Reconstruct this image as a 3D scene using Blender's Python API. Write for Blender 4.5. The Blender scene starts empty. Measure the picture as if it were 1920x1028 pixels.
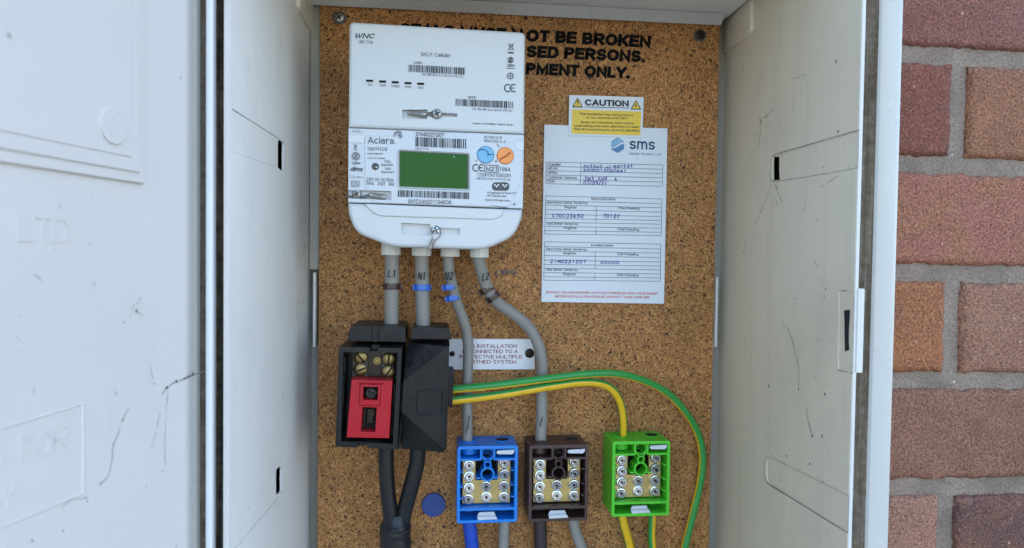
import bpy, bmesh, math, random
from mathutils import Vector, Matrix, noise
random.seed(7)
R = math.radians
S = bpy.context.scene
COL = S.collection

# ---------------------------------------------------------------- camera
CAM = Vector((0.0, -0.6046, 1.25))
YAW, PITCH, ROLL, FPX = R(6.0), R(-1.57), R(0.75), 1280.0
FW = Vector((math.sin(YAW)*math.cos(PITCH), math.cos(YAW)*math.cos(PITCH), math.sin(PITCH)))
R0 = Vector((math.cos(YAW), -math.sin(YAW), 0))
U0 = R0.cross(FW)
RT = R0*math.cos(ROLL) + U0*math.sin(ROLL)
UP = U0*math.cos(ROLL) - R0*math.sin(ROLL)
cd = bpy.data.cameras.new('camera'); cam = bpy.data.objects.new('camera', cd); COL.objects.link(cam)
m = Matrix((RT, UP, -FW)).transposed().to_4x4(); m.translation = CAM
cam.matrix_world = m
cd.sensor_width = 36; cd.lens = FPX/1920*36; cd.clip_start = 0.01; cd.clip_end = 500
cd.dof.use_dof = True; cd.dof.focus_distance = 0.555; cd.dof.aperture_fstop = 11
S.camera = cam

# ---------------------------------------------------------------- light
SUN_AZ, SUN_EL = R(50), R(42)
w = bpy.data.worlds.new("World"); S.world = w; w.use_nodes = True
nt = w.node_tree; nt.nodes.clear()
sky = nt.nodes.new('ShaderNodeTexSky'); sky.sky_type = 'NISHITA'; sky.sun_disc = False
sky.sun_elevation = SUN_EL; sky.sun_rotation = SUN_AZ; sky.dust_density = 1.0; sky.air_density = 1.0; sky.ozone_density = 1.0
bg = nt.nodes.new('ShaderNodeBackground'); bg.inputs['Strength'].default_value = 0.15
ow = nt.nodes.new('ShaderNodeOutputWorld')
nt.links.new(sky.outputs[0], bg.inputs['Color']); nt.links.new(bg.outputs[0], ow.inputs['Surface'])
sd = bpy.data.lights.new('sun', 'SUN'); sd.energy = 3.0; sd.angle = R(0.5); sd.color = (1.0, 0.95, 0.88)
sun = bpy.data.objects.new('sun', sd); COL.objects.link(sun)
sdir = Vector((math.sin(SUN_AZ)*math.cos(SUN_EL), math.cos(SUN_AZ)*math.cos(SUN_EL), math.sin(SUN_EL)))
sun.rotation_euler = sdir.to_track_quat('Z', 'Y').to_euler(); sun.location = sdir*20
S.view_settings.view_transform = 'Standard'; S.view_settings.look = 'None'
S.view_settings.exposure = 2.4; S.view_settings.gamma = 1.0

# ---------------------------------------------------------------- pixel rays -> real places
def ray(u, v): return FW*FPX + RT*(u-960) + UP*(514-v)
def P(u, v, y=0.0):
    d = ray(u, v); return CAM + d*((y-CAM.y)/d.y)
def PP(u, v, p, n):
    d = ray(u, v); return CAM + d*((p-CAM).dot(n)/d.dot(n))
def crop(ox, oy, s): return lambda x, y: (ox+x/s, oy+y/s)
c1, c2, c3, c4 = crop(640,30,4.4694), crop(640,230,3.9533), crop(1000,160,2.448), crop(610,590,3.8077)
c5, c6, c7, c8 = crop(840,790,4.3185), crop(1100,680,2.954), crop(680,470,2.9365), crop(580,0,2.4615)

# ---------------------------------------------------------------- objects
WLOC = {}
def finish(bm, name, mat, parent=None, smooth=40, local=False):
    me = bpy.data.meshes.new(name)
    bm.normal_update(); bm.to_mesh(me); bm.free()
    if parent is not None and not local: me.transform(Matrix.Translation(-WLOC.get(parent.name, Vector())))
    mats = mat if isinstance(mat, (list, tuple)) else [mat]
    for mm in mats: me.materials.append(mm)
    if smooth:
        me.polygons.foreach_set('use_smooth', [True]*len(me.polygons))
        me.set_sharp_from_angle(angle=R(smooth))
    o = bpy.data.objects.new(name, me); COL.objects.link(o)
    if parent is not None:
        o.parent = parent; WLOC[o.name] = WLOC.get(parent.name, Vector())
    return o
def tag(o, label=None, cat=None, group=None, kind=None):
    if label: o['label'] = label
    if cat: o['category'] = cat
    if group: o['group'] = group
    if kind: o['kind'] = kind
    return o
def thing(name, label, cat, loc=(0,0,0), group=None):
    o = bpy.data.objects.new(name, None); COL.objects.link(o); o.location = loc
    o.empty_display_size = 0.02
    WLOC[o.name] = Vector(loc); return tag(o, label, cat, group)
def copy_tree(o, parent=None):
    c = o.copy(); COL.objects.link(c)
    if parent is not None: c.parent = parent
    for ch in list(o.children): copy_tree(ch, c)
    return c
B = bmesh.new
def prism(bm, pts, vec, bev=0.0, segs=2, mi=0):
    """closed prism: front loop pts (towards the viewer), extruded along vec"""
    pts = [Vector(p) for p in pts]; vec = Vector(vec)
    f = [bm.verts.new(p) for p in pts]; b = [bm.verts.new(p+vec) for p in pts]
    n = len(pts); faces = []
    ff = bm.faces.new(f); fb = bm.faces.new(list(reversed(b))); faces += [ff, fb]
    for i in range(n):
        j = (i+1) % n
        faces.append(bm.faces.new((f[j], f[i], b[i], b[j])))
    bmesh.ops.recalc_face_normals(bm, faces=faces)
    for x in faces: x.material_index = mi
    if bev > 0:
        bmesh.ops.bevel(bm, geom=list(ff.edges), offset=bev, segments=segs, profile=0.5, affect='EDGES', clamp_overlap=True, material=mi)
    return faces
def box(bm, x0, x1, y0, y1, z0, z1, bev=0.0, segs=2, mi=0, rot=None, org=None):
    r = bmesh.ops.create_cube(bm, size=1)
    vs = r['verts']
    for v in vs:
        v.co = Vector((x0+(v.co.x+.5)*(x1-x0), y0+(v.co.y+.5)*(y1-y0), z0+(v.co.z+.5)*(z1-z0)))
        if rot is not None: v.co = org + rot @ (v.co-org)
    es = list({e for v in vs for e in v.link_edges})
    for f in {f for v in vs for f in v.link_faces}: f.material_index = mi
    if bev > 0: bmesh.ops.bevel(bm, geom=es, offset=bev, segments=segs, profile=.5, affect='EDGES', clamp_overlap=True, material=mi)
def lathe(bm, c, axis, prof, seg=24, mi=0, ref=None):
    """prof: list of (radius, height along axis)"""
    c = Vector(c); ax = Vector(axis).normalized()
    r = Vector(ref) if ref else (Vector((0,0,1)) if abs(ax.z) < .9 else Vector((1,0,0)))
    a = (r - ax*r.dot(ax)).normalized(); b = ax.cross(a)
    rings = []
    for (rad, h) in prof:
        if rad < 1e-7: rings.append([bm.verts.new(c+ax*h)])
        else: rings.append([bm.verts.new(c+ax*h+(a*math.cos(t)+b*math.sin(t))*rad) for t in [2*math.pi*i/seg for i in range(seg)]])
    for A, Bq in zip(rings, rings[1:]):
        for i in range(seg):
            j = (i+1) % seg
            if len(A) == 1 and len(Bq) == 1: continue
            if len(A) == 1: q = (A[0], Bq[i], Bq[j])
            elif len(Bq) == 1: q = (A[i], Bq[0], A[j])
            else: q = (A[i], Bq[i], Bq[j], A[j])
            try: bm.faces.new(q).material_index = mi
            except ValueError: pass
def torus(bm, c, axis, Rr, r, seg=24, ts=8, mi=0, a0=0, a1=2*math.pi):
    c = Vector(c); ax = Vector(axis).normalized()
    rf = Vector((0,0,1)) if abs(ax.z) < .9 else Vector((1,0,0))
    a = (rf-ax*rf.dot(ax)).normalized(); b = ax.cross(a)
    pts = [c+(a*math.cos(t)+b*math.sin(t))*Rr for t in [a0+(a1-a0)*i/seg for i in range(seg+1)]]
    tube(bm, pts, r, ts, mi=mi, smoothpath=False)
def catmull(pts, n=8):
    pts = [Vector(p) for p in pts]
    if len(pts) < 3: return pts
    q = [pts[0]*2-pts[1]] + pts + [pts[-1]*2-pts[-2]]
    out = []
    for i in range(1, len(q)-2):
        p0, p1, p2, p3 = q[i-1:i+3]
        for k in range(n):
            t = k/n
            out.append(.5*((2*p1)+(p2-p0)*t+(2*p0-5*p1+4*p2-p3)*t*t+(3*p1-p0-3*p2+p3)*t**3))
    out.append(pts[-1]); return out
def tube(bm, pts, rad, seg=16, mi=0, smoothpath=True, n=8, ref=(0,-1,0), caps=True, radf=None, flat=1.0):
    pts = catmull(pts, n) if smoothpath else [Vector(p) for p in pts]
    uvl = bm.loops.layers.uv.verify()
    rings = []; L = 0; Ls = []
    prev = None
    for i, p in enumerate(pts):
        t = (pts[min(i+1, len(pts)-1)]-pts[max(i-1, 0)]).normalized()
        if prev is None:
            a = Vector(ref); a = (a-t*a.dot(t))
            if a.length < 1e-4: a = t.orthogonal()
            a.normalize()
        else: a = (prev-t*prev.dot(t)).normalized()
        prev = a; b = t.cross(a)
        r = rad*(radf(i/(len(pts)-1)) if radf else 1)
        rings.append([bm.verts.new(p+(a*math.cos(h)+b*math.sin(h)*flat)*r) for h in [2*math.pi*k/seg for k in range(seg)]])
        if i: L += (p-pts[i-1]).length
        Ls.append(L)
    for i in range(len(rings)-1):
        for k in range(seg):
            j = (k+1) % seg
            f = bm.faces.new((rings[i][k], rings[i][j], rings[i+1][j], rings[i+1][k])); f.material_index = mi
            for lp, uv in zip(f.loops, ((k/seg, Ls[i]), ((k+1)/seg, Ls[i]), ((k+1)/seg, Ls[i+1]), (k/seg, Ls[i+1]))): lp[uvl].uv = uv
    if caps:
        bm.faces.new(list(reversed(rings[0]))).material_index = mi; bm.faces.new(rings[-1]).material_index = mi
def rpoly(pts, rad, seg=6):
    """round the corners of a 2D polygon; rad one number or one per corner"""
    n = len(pts); out = []
    for i in range(n):
        p = Vector(pts[i]).to_2d(); a = Vector(pts[i-1]).to_2d(); b = Vector(pts[(i+1) % n]).to_2d()
        r = rad[i] if isinstance(rad, (list, tuple)) else rad
        if r <= 0: out.append(tuple(p)); continue
        da, db = (a-p), (b-p); r = min(r, da.length*.49, db.length*.49)
        s, e = p+da.normalized()*r, p+db.normalized()*r
        for k in range(seg+1):
            t = k/seg; out.append(tuple(s*(1-t)**2+p*2*t*(1-t)+e*t*t))
    return out
def pxs(pts, y): return [P(u, v, y) for u, v in pts]
def quad(a, b, y): return [(a[0], a[1]), (b[0], a[1]), (b[0], b[1]), (a[0], b[1])]
def cut(o, bms):
    cs = []
    for bm in bms:
        me = bpy.data.meshes.new('cutter'); bmesh.ops.recalc_face_normals(bm, faces=bm.faces); bm.to_mesh(me); bm.free()
        c = bpy.data.objects.new('cutter', me); COL.objects.link(c); cs.append(c)
        c.location = -WLOC.get(o.name, Vector()) + WLOC.get(o.name, Vector())
        md = o.modifiers.new('b', 'BOOLEAN'); md.operation = 'DIFFERENCE'; md.solver = 'EXACT'; md.object = c
    bpy.context.view_layer.update()
    dg = bpy.context.evaluated_depsgraph_get()
    me = bpy.data.meshes.new_from_object(o.evaluated_get(dg))
    o.modifiers.clear(); old = o.data; o.data = me; me.name = old.name
    me.set_sharp_from_angle(angle=R(40))
    for c in cs: bpy.data.objects.remove(c)
    return o
def ribbon(bm, pts, wid, n, jit=0.0, mi=0):
    pts = [Vector(p) for p in pts]; n = Vector(n).normalized(); A = []; Bq = []
    for i, p in enumerate(pts):
        t = (pts[min(i+1, len(pts)-1)]-pts[max(i-1, 0)]).normalized(); s = n.cross(t).normalized()
        ww = wid*.5*(1+random.uniform(-jit, jit))
        A.append(bm.verts.new(p+s*ww)); Bq.append(bm.verts.new(p-s*ww))
    for i in range(len(pts)-1):
        f = bm.faces.new((A[i], Bq[i], Bq[i+1], A[i+1])); f.material_index = mi
def disc(bm, c, n, r, seg=20, mi=0, jit=0):
    n = Vector(n).normalized(); a = n.orthogonal().normalized(); b = n.cross(a)
    f = bm.faces.new([bm.verts.new(Vector(c)+(a*math.cos(t)+b*math.sin(t))*r*(1+random.uniform(-jit, jit))) for t in [2*math.pi*i/seg for i in range(seg)]])
    f.material_index = mi
# lettering: a plain grotesque drawn stroke by stroke ----------------
def arc(cx, cy, rx, ry, a0, a1, n=None):
    n = n or max(4, int(abs(a1-a0)/24)); return [(cx+rx*math.cos(R(a0+(a1-a0)*i/n)), cy+ry*math.sin(R(a0+(a1-a0)*i/n))) for i in range(n+1)]
_s = lambda k: [arc(.5,.745*k,.46,.255*k,32,270)+arc(.5,.25*k,.5,.25*k,90,-148)[1:]]
_o = lambda: arc(.5,.36,.5,.36,0,360)
_p = [(0,0),(0,1),(.55,1)]+arc(.55,.73,.45,.27,90,-90)[1:]+[(0,.46)]
GL = {
'A':(.74,[[(0,0),(.5,1),(1,0)],[(.18,.32),(.82,.32)]]),'B':(.68,[[(0,.52),(0,1),(.55,1)]+arc(.55,.76,.38,.24,90,-90)[1:]+[(0,.52)],[(.55,.52)]+arc(.56,.26,.44,.26,90,-90)[1:]+[(0,0),(0,.52)]]),
'C':(.74,[arc(.5,.5,.5,.5,42,318)]),'D':(.72,[[(0,0),(0,1),(.45,1)]+arc(.45,.5,.55,.5,90,-90)[1:]+[(0,0)]]),'E':(.62,[[(1,1),(0,1),(0,0),(1,0)],[(0,.52),(.92,.52)]]),
'F':(.58,[[(1,1),(0,1),(0,0)],[(0,.5),(.88,.5)]]),'G':(.78,[arc(.5,.5,.5,.5,42,345)+[(1,.45),(.55,.45)],[(1,.45),(1,0)]]),'H':(.72,[[(0,0),(0,1)],[(1,0),(1,1)],[(0,.52),(1,.52)]]),
'I':(.16,[[(.5,0),(.5,1)]]),'J':(.54,[[(1,1),(1,.28)]+arc(.5,.28,.5,.28,0,-180)[1:]]),'K':(.68,[[(0,0),(0,1)],[(1,1),(0,.35)],[(.33,.6),(1,0)]]),'L':(.56,[[(0,1),(0,0),(1,0)]]),
'M':(.84,[[(0,0),(0,1),(.5,.08),(1,1),(1,0)]]),'N':(.72,[[(0,0),(0,1),(1,0),(1,1)]]),'O':(.80,[arc(.5,.5,.5,.5,0,360)]),'P':(.66,[_p]),'Q':(.80,[arc(.5,.5,.5,.5,0,360),[(.6,.28),(1,0)]]),
'R':(.70,[_p,[(.5,.46),(1,0)]]),'S':(.66,_s(1)),'T':(.62,[[(0,1),(1,1)],[(.5,1),(.5,0)]]),'U':(.72,[[(0,1),(0,.33)]+arc(.5,.33,.5,.33,180,360)[1:]+[(1,1)]]),
'V':(.70,[[(0,1),(.5,0),(1,1)]]),'W':(1.0,[[(0,1),(.25,0),(.5,.95),(.75,0),(1,1)]]),'X':(.68,[[(0,0),(1,1)],[(0,1),(1,0)]]),'Y':(.68,[[(0,1),(.5,.45),(1,1)],[(.5,.45),(.5,0)]]),'Z':(.62,[[(0,1),(1,1),(0,0),(1,0)]]),
'0':(.56,[arc(.5,.5,.5,.5,0,360)]),'1':(.56,[[(.15,.76),(.6,1),(.6,0)]]),'2':(.56,[arc(.5,.72,.48,.28,165,-28)+[(0,0),(1,0)]]),'3':(.56,[arc(.46,.75,.44,.25,150,-90)+arc(.46,.25,.54,.25,90,-150)[1:]]),
'4':(.56,[[(.76,0),(.76,1),(0,.27),(1,.27)]]),'5':(.56,[[(.92,1),(.16,1),(.06,.52)]+arc(.48,.32,.52,.32,125,-150)]),'6':(.56,[arc(.5,.31,.5,.31,0,360),arc(.56,.5,.56,.5,55,200)]),'7':(.56,[[(0,1),(1,1),(.35,0)]]),
'8':(.56,[arc(.5,.76,.43,.24,0,360),arc(.5,.26,.5,.26,0,360)]),'9':(.56,[arc(.5,.69,.5,.31,0,360),arc(.44,.5,.56,.5,-125,20)]),
'a':(.56,[[(.06,.54)]+arc(.47,.50,.40,.22,140,0)+[(.87,.0)],[(.87,.42),(.42,.41)]+arc(.42,.205,.42,.205,90,270)[1:]+[(.66,.05),(.87,.22)]]),'b':(.58,[[(0,0),(0,1)],_o()]),'c':(.54,[arc(.5,.36,.5,.36,45,315)]),'d':(.58,[[(1,0),(1,1)],_o()]),
'e':(.57,[[(0,.38),(1,.38)]+arc(.5,.36,.5,.36,3,312)[1:]]),'f':(.34,[[(1,1),(.65,1),(.45,.86),(.45,0)],[(0,.72),(1,.72)]]),'g':(.58,[_o(),[(1,.72),(1,-.08)]+arc(.5,-.08,.5,.2,0,-155)[1:]]),
'h':(.56,[[(0,0),(0,1)],[(0,.4)]+arc(.5,.42,.5,.3,180,0)[1:]+[(1,0)]]),'i':(.15,[[(.5,0),(.5,.72)],[(.5,.9),(.5,1)]]),'j':(.2,[[(.7,.72),(.7,-.15),(0,-.25)],[(.7,.9),(.7,1)]]),'k':(.54,[[(0,0),(0,1)],[(.9,.72),(0,.26)],[(.33,.45),(1,0)]]),'l':(.15,[[(.5,0),(.5,1)]]),
'm':(.86,[[(0,0),(0,.72)],[(0,.42)]+arc(.25,.45,.25,.27,180,0)[1:]+[(.5,0)],[(.5,.42)]+arc(.75,.45,.25,.27,180,0)[1:]+[(1,0)]]),'n':(.56,[[(0,0),(0,.72)],[(0,.4)]+arc(.5,.42,.5,.3,180,0)[1:]+[(1,0)]]),'o':(.59,[_o()]),
'p':(.58,[[(0,-.26),(0,.72)],_o()]),'q':(.58,[[(1,-.26),(1,.72)],_o()]),'r':(.36,[[(0,0),(0,.72)],[(0,.42),(.35,.66),(1,.72)]]),'s':(.52,_s(.72)),'t':(.33,[[(.45,.95),(.45,.12),(.62,0),(1,0)],[(0,.72),(1,.72)]]),
'u':(.56,[[(0,.72),(0,.3)]+arc(.5,.3,.5,.3,180,360)[1:],[(1,.72),(1,0)]]),'v':(.54,[[(0,.72),(.5,0),(1,.72)]]),'w':(.8,[[(0,.72),(.25,0),(.5,.68),(.75,0),(1,.72)]]),'x':(.52,[[(0,0),(1,.72)],[(0,.72),(1,0)]]),'y':(.54,[[(0,.72),(.5,0)],[(1,.72),(.3,-.26)]]),'z':(.5,[[(0,.72),(1,.72),(0,0),(1,0)]]),
'.':(.16,[[(.5,0),(.5,.05)]]),',':(.16,[[(.6,.05),(.3,-.16)]]),'-':(.32,[[(0,.4),(1,.4)]]),'/':(.36,[[(0,-.05),(1,1.05)]]),':':(.16,[[(.5,.02),(.5,.07)],[(.5,.62),(.5,.67)]]),'(':(.26,[arc(1,.42,1,.68,110,250)]),')':(.26,[arc(0,.42,1,.68,70,-70)]),'|':(.14,[[(.5,-.1),(.5,1.05)]])}
def miter(pts, hw):
    pts = [p for i, p in enumerate(pts) if i == 0 or (abs(p[0]-pts[i-1][0])+abs(p[1]-pts[i-1][1])) > 1e-5]
    V = [Vector(p) for p in pts]; closed = (V[0]-V[-1]).length < 1e-4; n = len(V); out = []
    for i in range(n):
        a = (V[i]-V[i-1]).normalized() if i else ((V[0]-V[-2]).normalized() if closed else (V[1]-V[0]).normalized())
        c = (V[i+1]-V[i]).normalized() if i < n-1 else ((V[1]-V[0]).normalized() if closed else a)
        na, nc = Vector((-a.y, a.x)), Vector((-c.y, c.x)); mv = na+nc
        if mv.length < 1e-3: mv = na
        mv.normalize(); k = hw/max(.42, mv.dot(na)); out.append((V[i]+mv*k, V[i]-mv*k))
    return out
_tc = {}
def glyphs(s, t, shear, space):
    """list of ribbons (pairs of points) for a line of text, cap height 1"""
    k = (s, t, shear, space)
    if k in _tc: return _tc[k]
    x = 0; out = []
    for ch in s:
        if ch == ' ': x += .36; continue
        w_, st = GL.get(ch, GL['-']); wi = max(w_-t+.10, .0)*1.0; 
        if w_ < .22: wi = 0
        for q in st:
            m_ = [Vector((x+t/2+p[0]*wi, t/2+p[1]*(1-t))) for p in q]
            if (m_[0]-m_[-1]).length > 1e-4:          # square ends reach the letter's full height
                m_[0] = m_[0]+(m_[0]-m_[1]).normalized()*t*.48; m_[-1] = m_[-1]+(m_[-1]-m_[-2]).normalized()*t*.48
            out.append([((a.x+shear*a.y, a.y), (c.x+shear*c.y, c.y)) for a, c in miter(m_, t/2)])
        x += wi+t+(.085+.2*(.2-t))*space
    _tc[k] = out; return out
def text3(bm, s, O, ex, ez, width, cap, bold=0.0, shear=0.0, space=1.0, mi=0):
    t = max(.085, min(.27, .125+bold*1.6)); rb_ = glyphs(s, t, shear, space)
    if not rb_: return
    xs = [p[0] for r_ in rb_ for pr_ in r_ for p in pr_]; x0, x1 = min(xs), max(xs); sx = width/(x1-x0); nn = ez.cross(ex)
    for i, r_ in enumerate(rb_):
        off = nn*(1.2e-5*(i % 5))
        A = [(bm.verts.new(O+ex*((a[0]-x0)*sx)+ez*(a[1]*cap)+off), bm.verts.new(O+ex*((c[0]-x0)*sx)+ez*(c[1]*cap)+off)) for a, c in r_]
        for p, q in zip(A, A[1:]): bm.faces.new((p[0], p[1], q[1], q[0])).material_index = mi
def txt(bm, s, p0, p1, cap, y, bold=0.0, shear=0.0, space=1.0, mi=0):
    a, b = P(*p0, y), P(*p1, y); ex = (b-a); wd = ex.length; ex.normalize()
    ez = Vector((-ex.z, 0, ex.x)); depth = (a-CAM).dot(FW)
    text3(bm, s, a, ex, ez, wd, cap*depth/FPX, bold, shear, space, mi)
STROKE = {
'0':[[(.5,1),(.2,.9),(.08,.5),(.2,.1),(.5,0),(.8,.15),(.9,.55),(.75,.92),(.45,1)]],'1':[[(.3,.8),(.5,1),(.45,0)]],
'2':[[(.1,.8),(.35,1),(.75,.9),(.7,.6),(.1,.03),(.9,.08)]],'3':[[(.1,.95),(.8,.95),(.4,.6),(.8,.4),(.7,.08),(.1,.05)]],
'4':[[(.4,1),(.1,.4),(.9,.45)],[(.7,.75),(.6,-.1)]],'5':[[(.85,.98),(.3,.98),(.2,.55),(.7,.55),(.8,.2),(.4,0),(.1,.08)]],
'6':[[(.7,1),(.25,.6),(.12,.2),(.45,0),(.8,.2),(.6,.48),(.2,.3)]],'7':[[(.1,.95),(.9,1),(.45,0)]],
'9':[[(.8,.8),(.5,1),(.2,.75),(.45,.5),(.8,.8),(.7,0)]],'S':[[(.85,.9),(.5,1),(.15,.8),(.8,.3),(.5,0),(.1,.1)]],
'C':[[(.85,.85),(.5,1),(.15,.6),(.25,.1),(.85,.1)]],'M':[[(.08,0),(.15,1),(.5,.3),(.85,1),(.95,0)]],'N':[[(.1,0),(.15,1),(.8,0),(.9,1)]],
'H':[[(.15,1),(.1,0)],[(.12,.5),(.85,.55)],[(.85,1),(.8,0)]],'P':[[(.15,0),(.2,1),(.8,.9),(.7,.5),(.2,.45)]],'L':[[(.25,1),(.1,0),(.85,.08)]],
'o':[[(.5,.6),(.15,.4),(.3,.02),(.75,.1),(.8,.5),(.45,.6)]],'u':[[(.1,.6),(.15,.05),(.6,.1),(.75,.6),(.8,0)]],
't':[[(.45,.95),(.4,.1),(.7,.02)],[(.1,.6),(.8,.63)]],'p':[[(.15,-.4),(.2,.6),(.75,.55),(.7,.1),(.2,.08)]],
'm':[[(.05,0),(.1,.6),(.3,.55),(.4,0),(.5,.55),(.75,.55),(.85,0)]],'a':[[(.8,.55),(.3,.6),(.15,.1),(.6,.05),(.8,.55),(.85,0)]],
'r':[[(.15,0),(.2,.6),(.3,.45),(.8,.6)]],'k':[[(.2,1),(.15,0)],[(.8,.6),(.2,.25),(.85,0)]],'e':[[(.15,.3),(.8,.35),(.6,.62),(.2,.45),(.3,.05),(.85,.1)]],
',':[[(.3,.1),(.15,-.25)]],'/':[[(.1,-.1),(.85,1.05)]],'_':[[(.1,.02),(.95,.0)]],'x':[[(.1,.7),(.9,.1)],[(.8,.8),(.2,0)]],'i':[[(.3,.6),(.35,0),(.6,.02)]],'l':[[(.3,1),(.3,.05),(.6,.02)]]}
def hand(bm, s, p0, p1, cap, y, wpx=1.6, jit=.05, n=(0,-1,0), surf=None):
    N = len(s)
    for i, ch in enumerate(s):
        if ch not in STROKE: continue
        for st in STROKE[ch]:
            pts = []
            for (x, z) in st:
                t = (i+.12+.8*x)/N
                u = p0[0]+(p1[0]-p0[0])*t; v = p0[1]+(p1[1]-p0[1])*t - cap*(z+random.uniform(-jit, jit)) ; u += cap*.12*z
                pts.append(surf(u, v) if surf else P(u, v, y))
            pts = catmull(pts, 4)
            ribbon(bm, pts, wpx*(pts[0]-CAM).dot(FW)/FPX, n, .15)
def linepx(bm, a, b, wpx, y):
    p, q = P(*a, y), P(*b, y); ribbon(bm, [p, q], wpx*(p-CAM).dot(FW)/FPX, (0,-1,0))
def barcode(bm, tl, tr, h, y, n=42, seed=1):
    rr = random.Random(seed); xs = 0; bars = []
    tot = []
    for i in range(n): tot += [rr.choice((1,1,2,3)), rr.choice((1,1,2))]
    T = sum(tot)
    for i in range(n):
        a, b = xs/T, (xs+tot[2*i])/T; xs += tot[2*i]+tot[2*i+1]
        f = lambda t, dz: P(tl[0]+(tr[0]-tl[0])*t-(dz*.01), tl[1]+(tr[1]-tl[1])*t+dz, y)
        bm.faces.new([bm.verts.new(p) for p in (f(a,h), f(b,h), f(b,0), f(a,0))])

# ---------------------------------------------------------------- materials
def new_mat(name):
    mt = bpy.data.materials.new(name); mt.use_nodes = True
    n = mt.node_tree; p = n.nodes['Principled BSDF']; return mt, n, p
class NB:
    def __init__(s, nt): s.nt = nt; s.c = None
    def n(s, t, **kw):
        x = s.nt.nodes.new(t)
        for k, v in kw.items():
            if k.startswith('i_'): x.inputs[int(k[2:]) if k[2:].isdigit() else k[2:]].default_value = v
            else: setattr(x, k, v)
        return x
    def l(s, a, b): s.nt.links.new(a, b)
    def coord(s, kind='Object'):
        return s.n('ShaderNodeTexCoord').outputs[kind]
    def mapping(s, v, scale=(1,1,1), rot=(0,0,0)):
        m_ = s.n('ShaderNodeMapping'); s.l(v, m_.inputs[0]); m_.inputs['Scale'].default_value = scale; m_.inputs['Rotation'].default_value = rot; return m_.outputs[0]
    def noise(s, v, scale, detail=4, rough=.55, dist=0):
        x = s.n('ShaderNodeTexNoise'); s.l(v, x.inputs['Vector']); x.inputs['Scale'].default_value = scale; x.inputs['Detail'].default_value = detail
        x.inputs['Roughness'].default_value = rough; x.inputs['Distortion'].default_value = dist; return x
    def vor(s, v, scale, feature='F1', rnd=1.0):
        x = s.n('ShaderNodeTexVoronoi'); x.feature = feature; s.l(v, x.inputs['Vector']); x.inputs['Scale'].default_value = scale; x.inputs['Randomness'].default_value = rnd; return x
    def ramp(s, f, stops, interp='LINEAR'):
        x = s.n('ShaderNodeValToRGB'); x.color_ramp.interpolation = interp; e = x.color_ramp.elements
        while len(e) < len(stops): e.new(.5)
        for q, (p, c) in zip(e, stops): q.position = p; q.color = (c if isinstance(c, tuple) else (c, c, c)) + (1,)
        s.l(f, x.inputs[0]); return x.outputs[0]
    def mix(s, f, a, b, mode='MIX'):
        x = s.n('ShaderNodeMix', data_type='RGBA', blend_type=mode)
        for inp, val in ((x.inputs[0], f), (x.inputs[6], a), (x.inputs[7], b)):
            if hasattr(val, 'is_linked'): s.l(val, inp)
            elif isinstance(val, tuple): inp.default_value = val + (1,) if len(val) == 3 else val
            else: inp.default_value = val
        return x.outputs[2]
    def math(s, op, a, b=0.0, c=None):
        x = s.n('ShaderNodeMath', operation=op)
        for i, val in enumerate((a, b) if c is None else (a, b, c)):
            if hasattr(val, 'is_linked'): s.l(val, x.inputs[i])
            else: x.inputs[i].default_value = val
        return x.outputs[0]
    def bump(s, h, strength, dist=.001):
        x = s.n('ShaderNodeBump'); x.inputs['Strength'].default_value = strength; x.inputs['Distance'].default_value = dist; s.l(h, x.inputs['Height']); return x.outputs[0]
def plain(name, col, rough=.5, metal=0.0, var=.08, scale=120, bump=.05, spec=.5, dust=0.0, dustcol=(.3,.28,.25), coat=0, scratch=0):
    mt, n, p = new_mat(name); b = NB(n); v = b.coord()
    nz = b.noise(v, scale, 5, .6); nz2 = b.noise(v, scale*.17, 3, .5)
    f = b.math('MULTIPLY_ADD', b.math('ADD', nz.outputs[0], nz2.outputs[0]), var, 1-var)
    c = b.mix(1.0, col, f, 'MULTIPLY')
    if dust:
        g = b.n('ShaderNodeNewGeometry'); sep = b.n('ShaderNodeSeparateXYZ'); b.l(g.outputs['Normal'], sep.inputs[0])
        dn = b.noise(v, 90, 6, .7)
        upz = b.ramp(sep.outputs[2], [(.1, .25), (.9, 1.0)])
        m_ = b.math('MULTIPLY', b.math('MULTIPLY', b.ramp(dn.outputs[0], [(.42, 0.0), (.68, 1.0)]), upz), dust)
        c = b.mix(m_, c, dustcol)
    b.l(c, p.inputs['Base Color']); p.inputs['Metallic'].default_value = metal
    rr = b.math('MULTIPLY_ADD', nz.outputs[0], .25, rough-.12); b.l(rr, p.inputs['Roughness'])
    p.inputs['Specular IOR Level'].default_value = spec
    if coat: p.inputs['Coat Weight'].default_value = coat; p.inputs['Coat Roughness'].default_value = .08
    if scratch:
        sn = b.noise(b.mapping(v, (60, 400, 900)), 1, 3, .5); h = b.math('ADD', nz.outputs[0], b.math('MULTIPLY', sn.outputs[0], scratch))
    else: h = nz.outputs[0]
    if bump: b.l(b.bump(h, bump, .0006), p.inputs['Normal'])
    return mt
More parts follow.
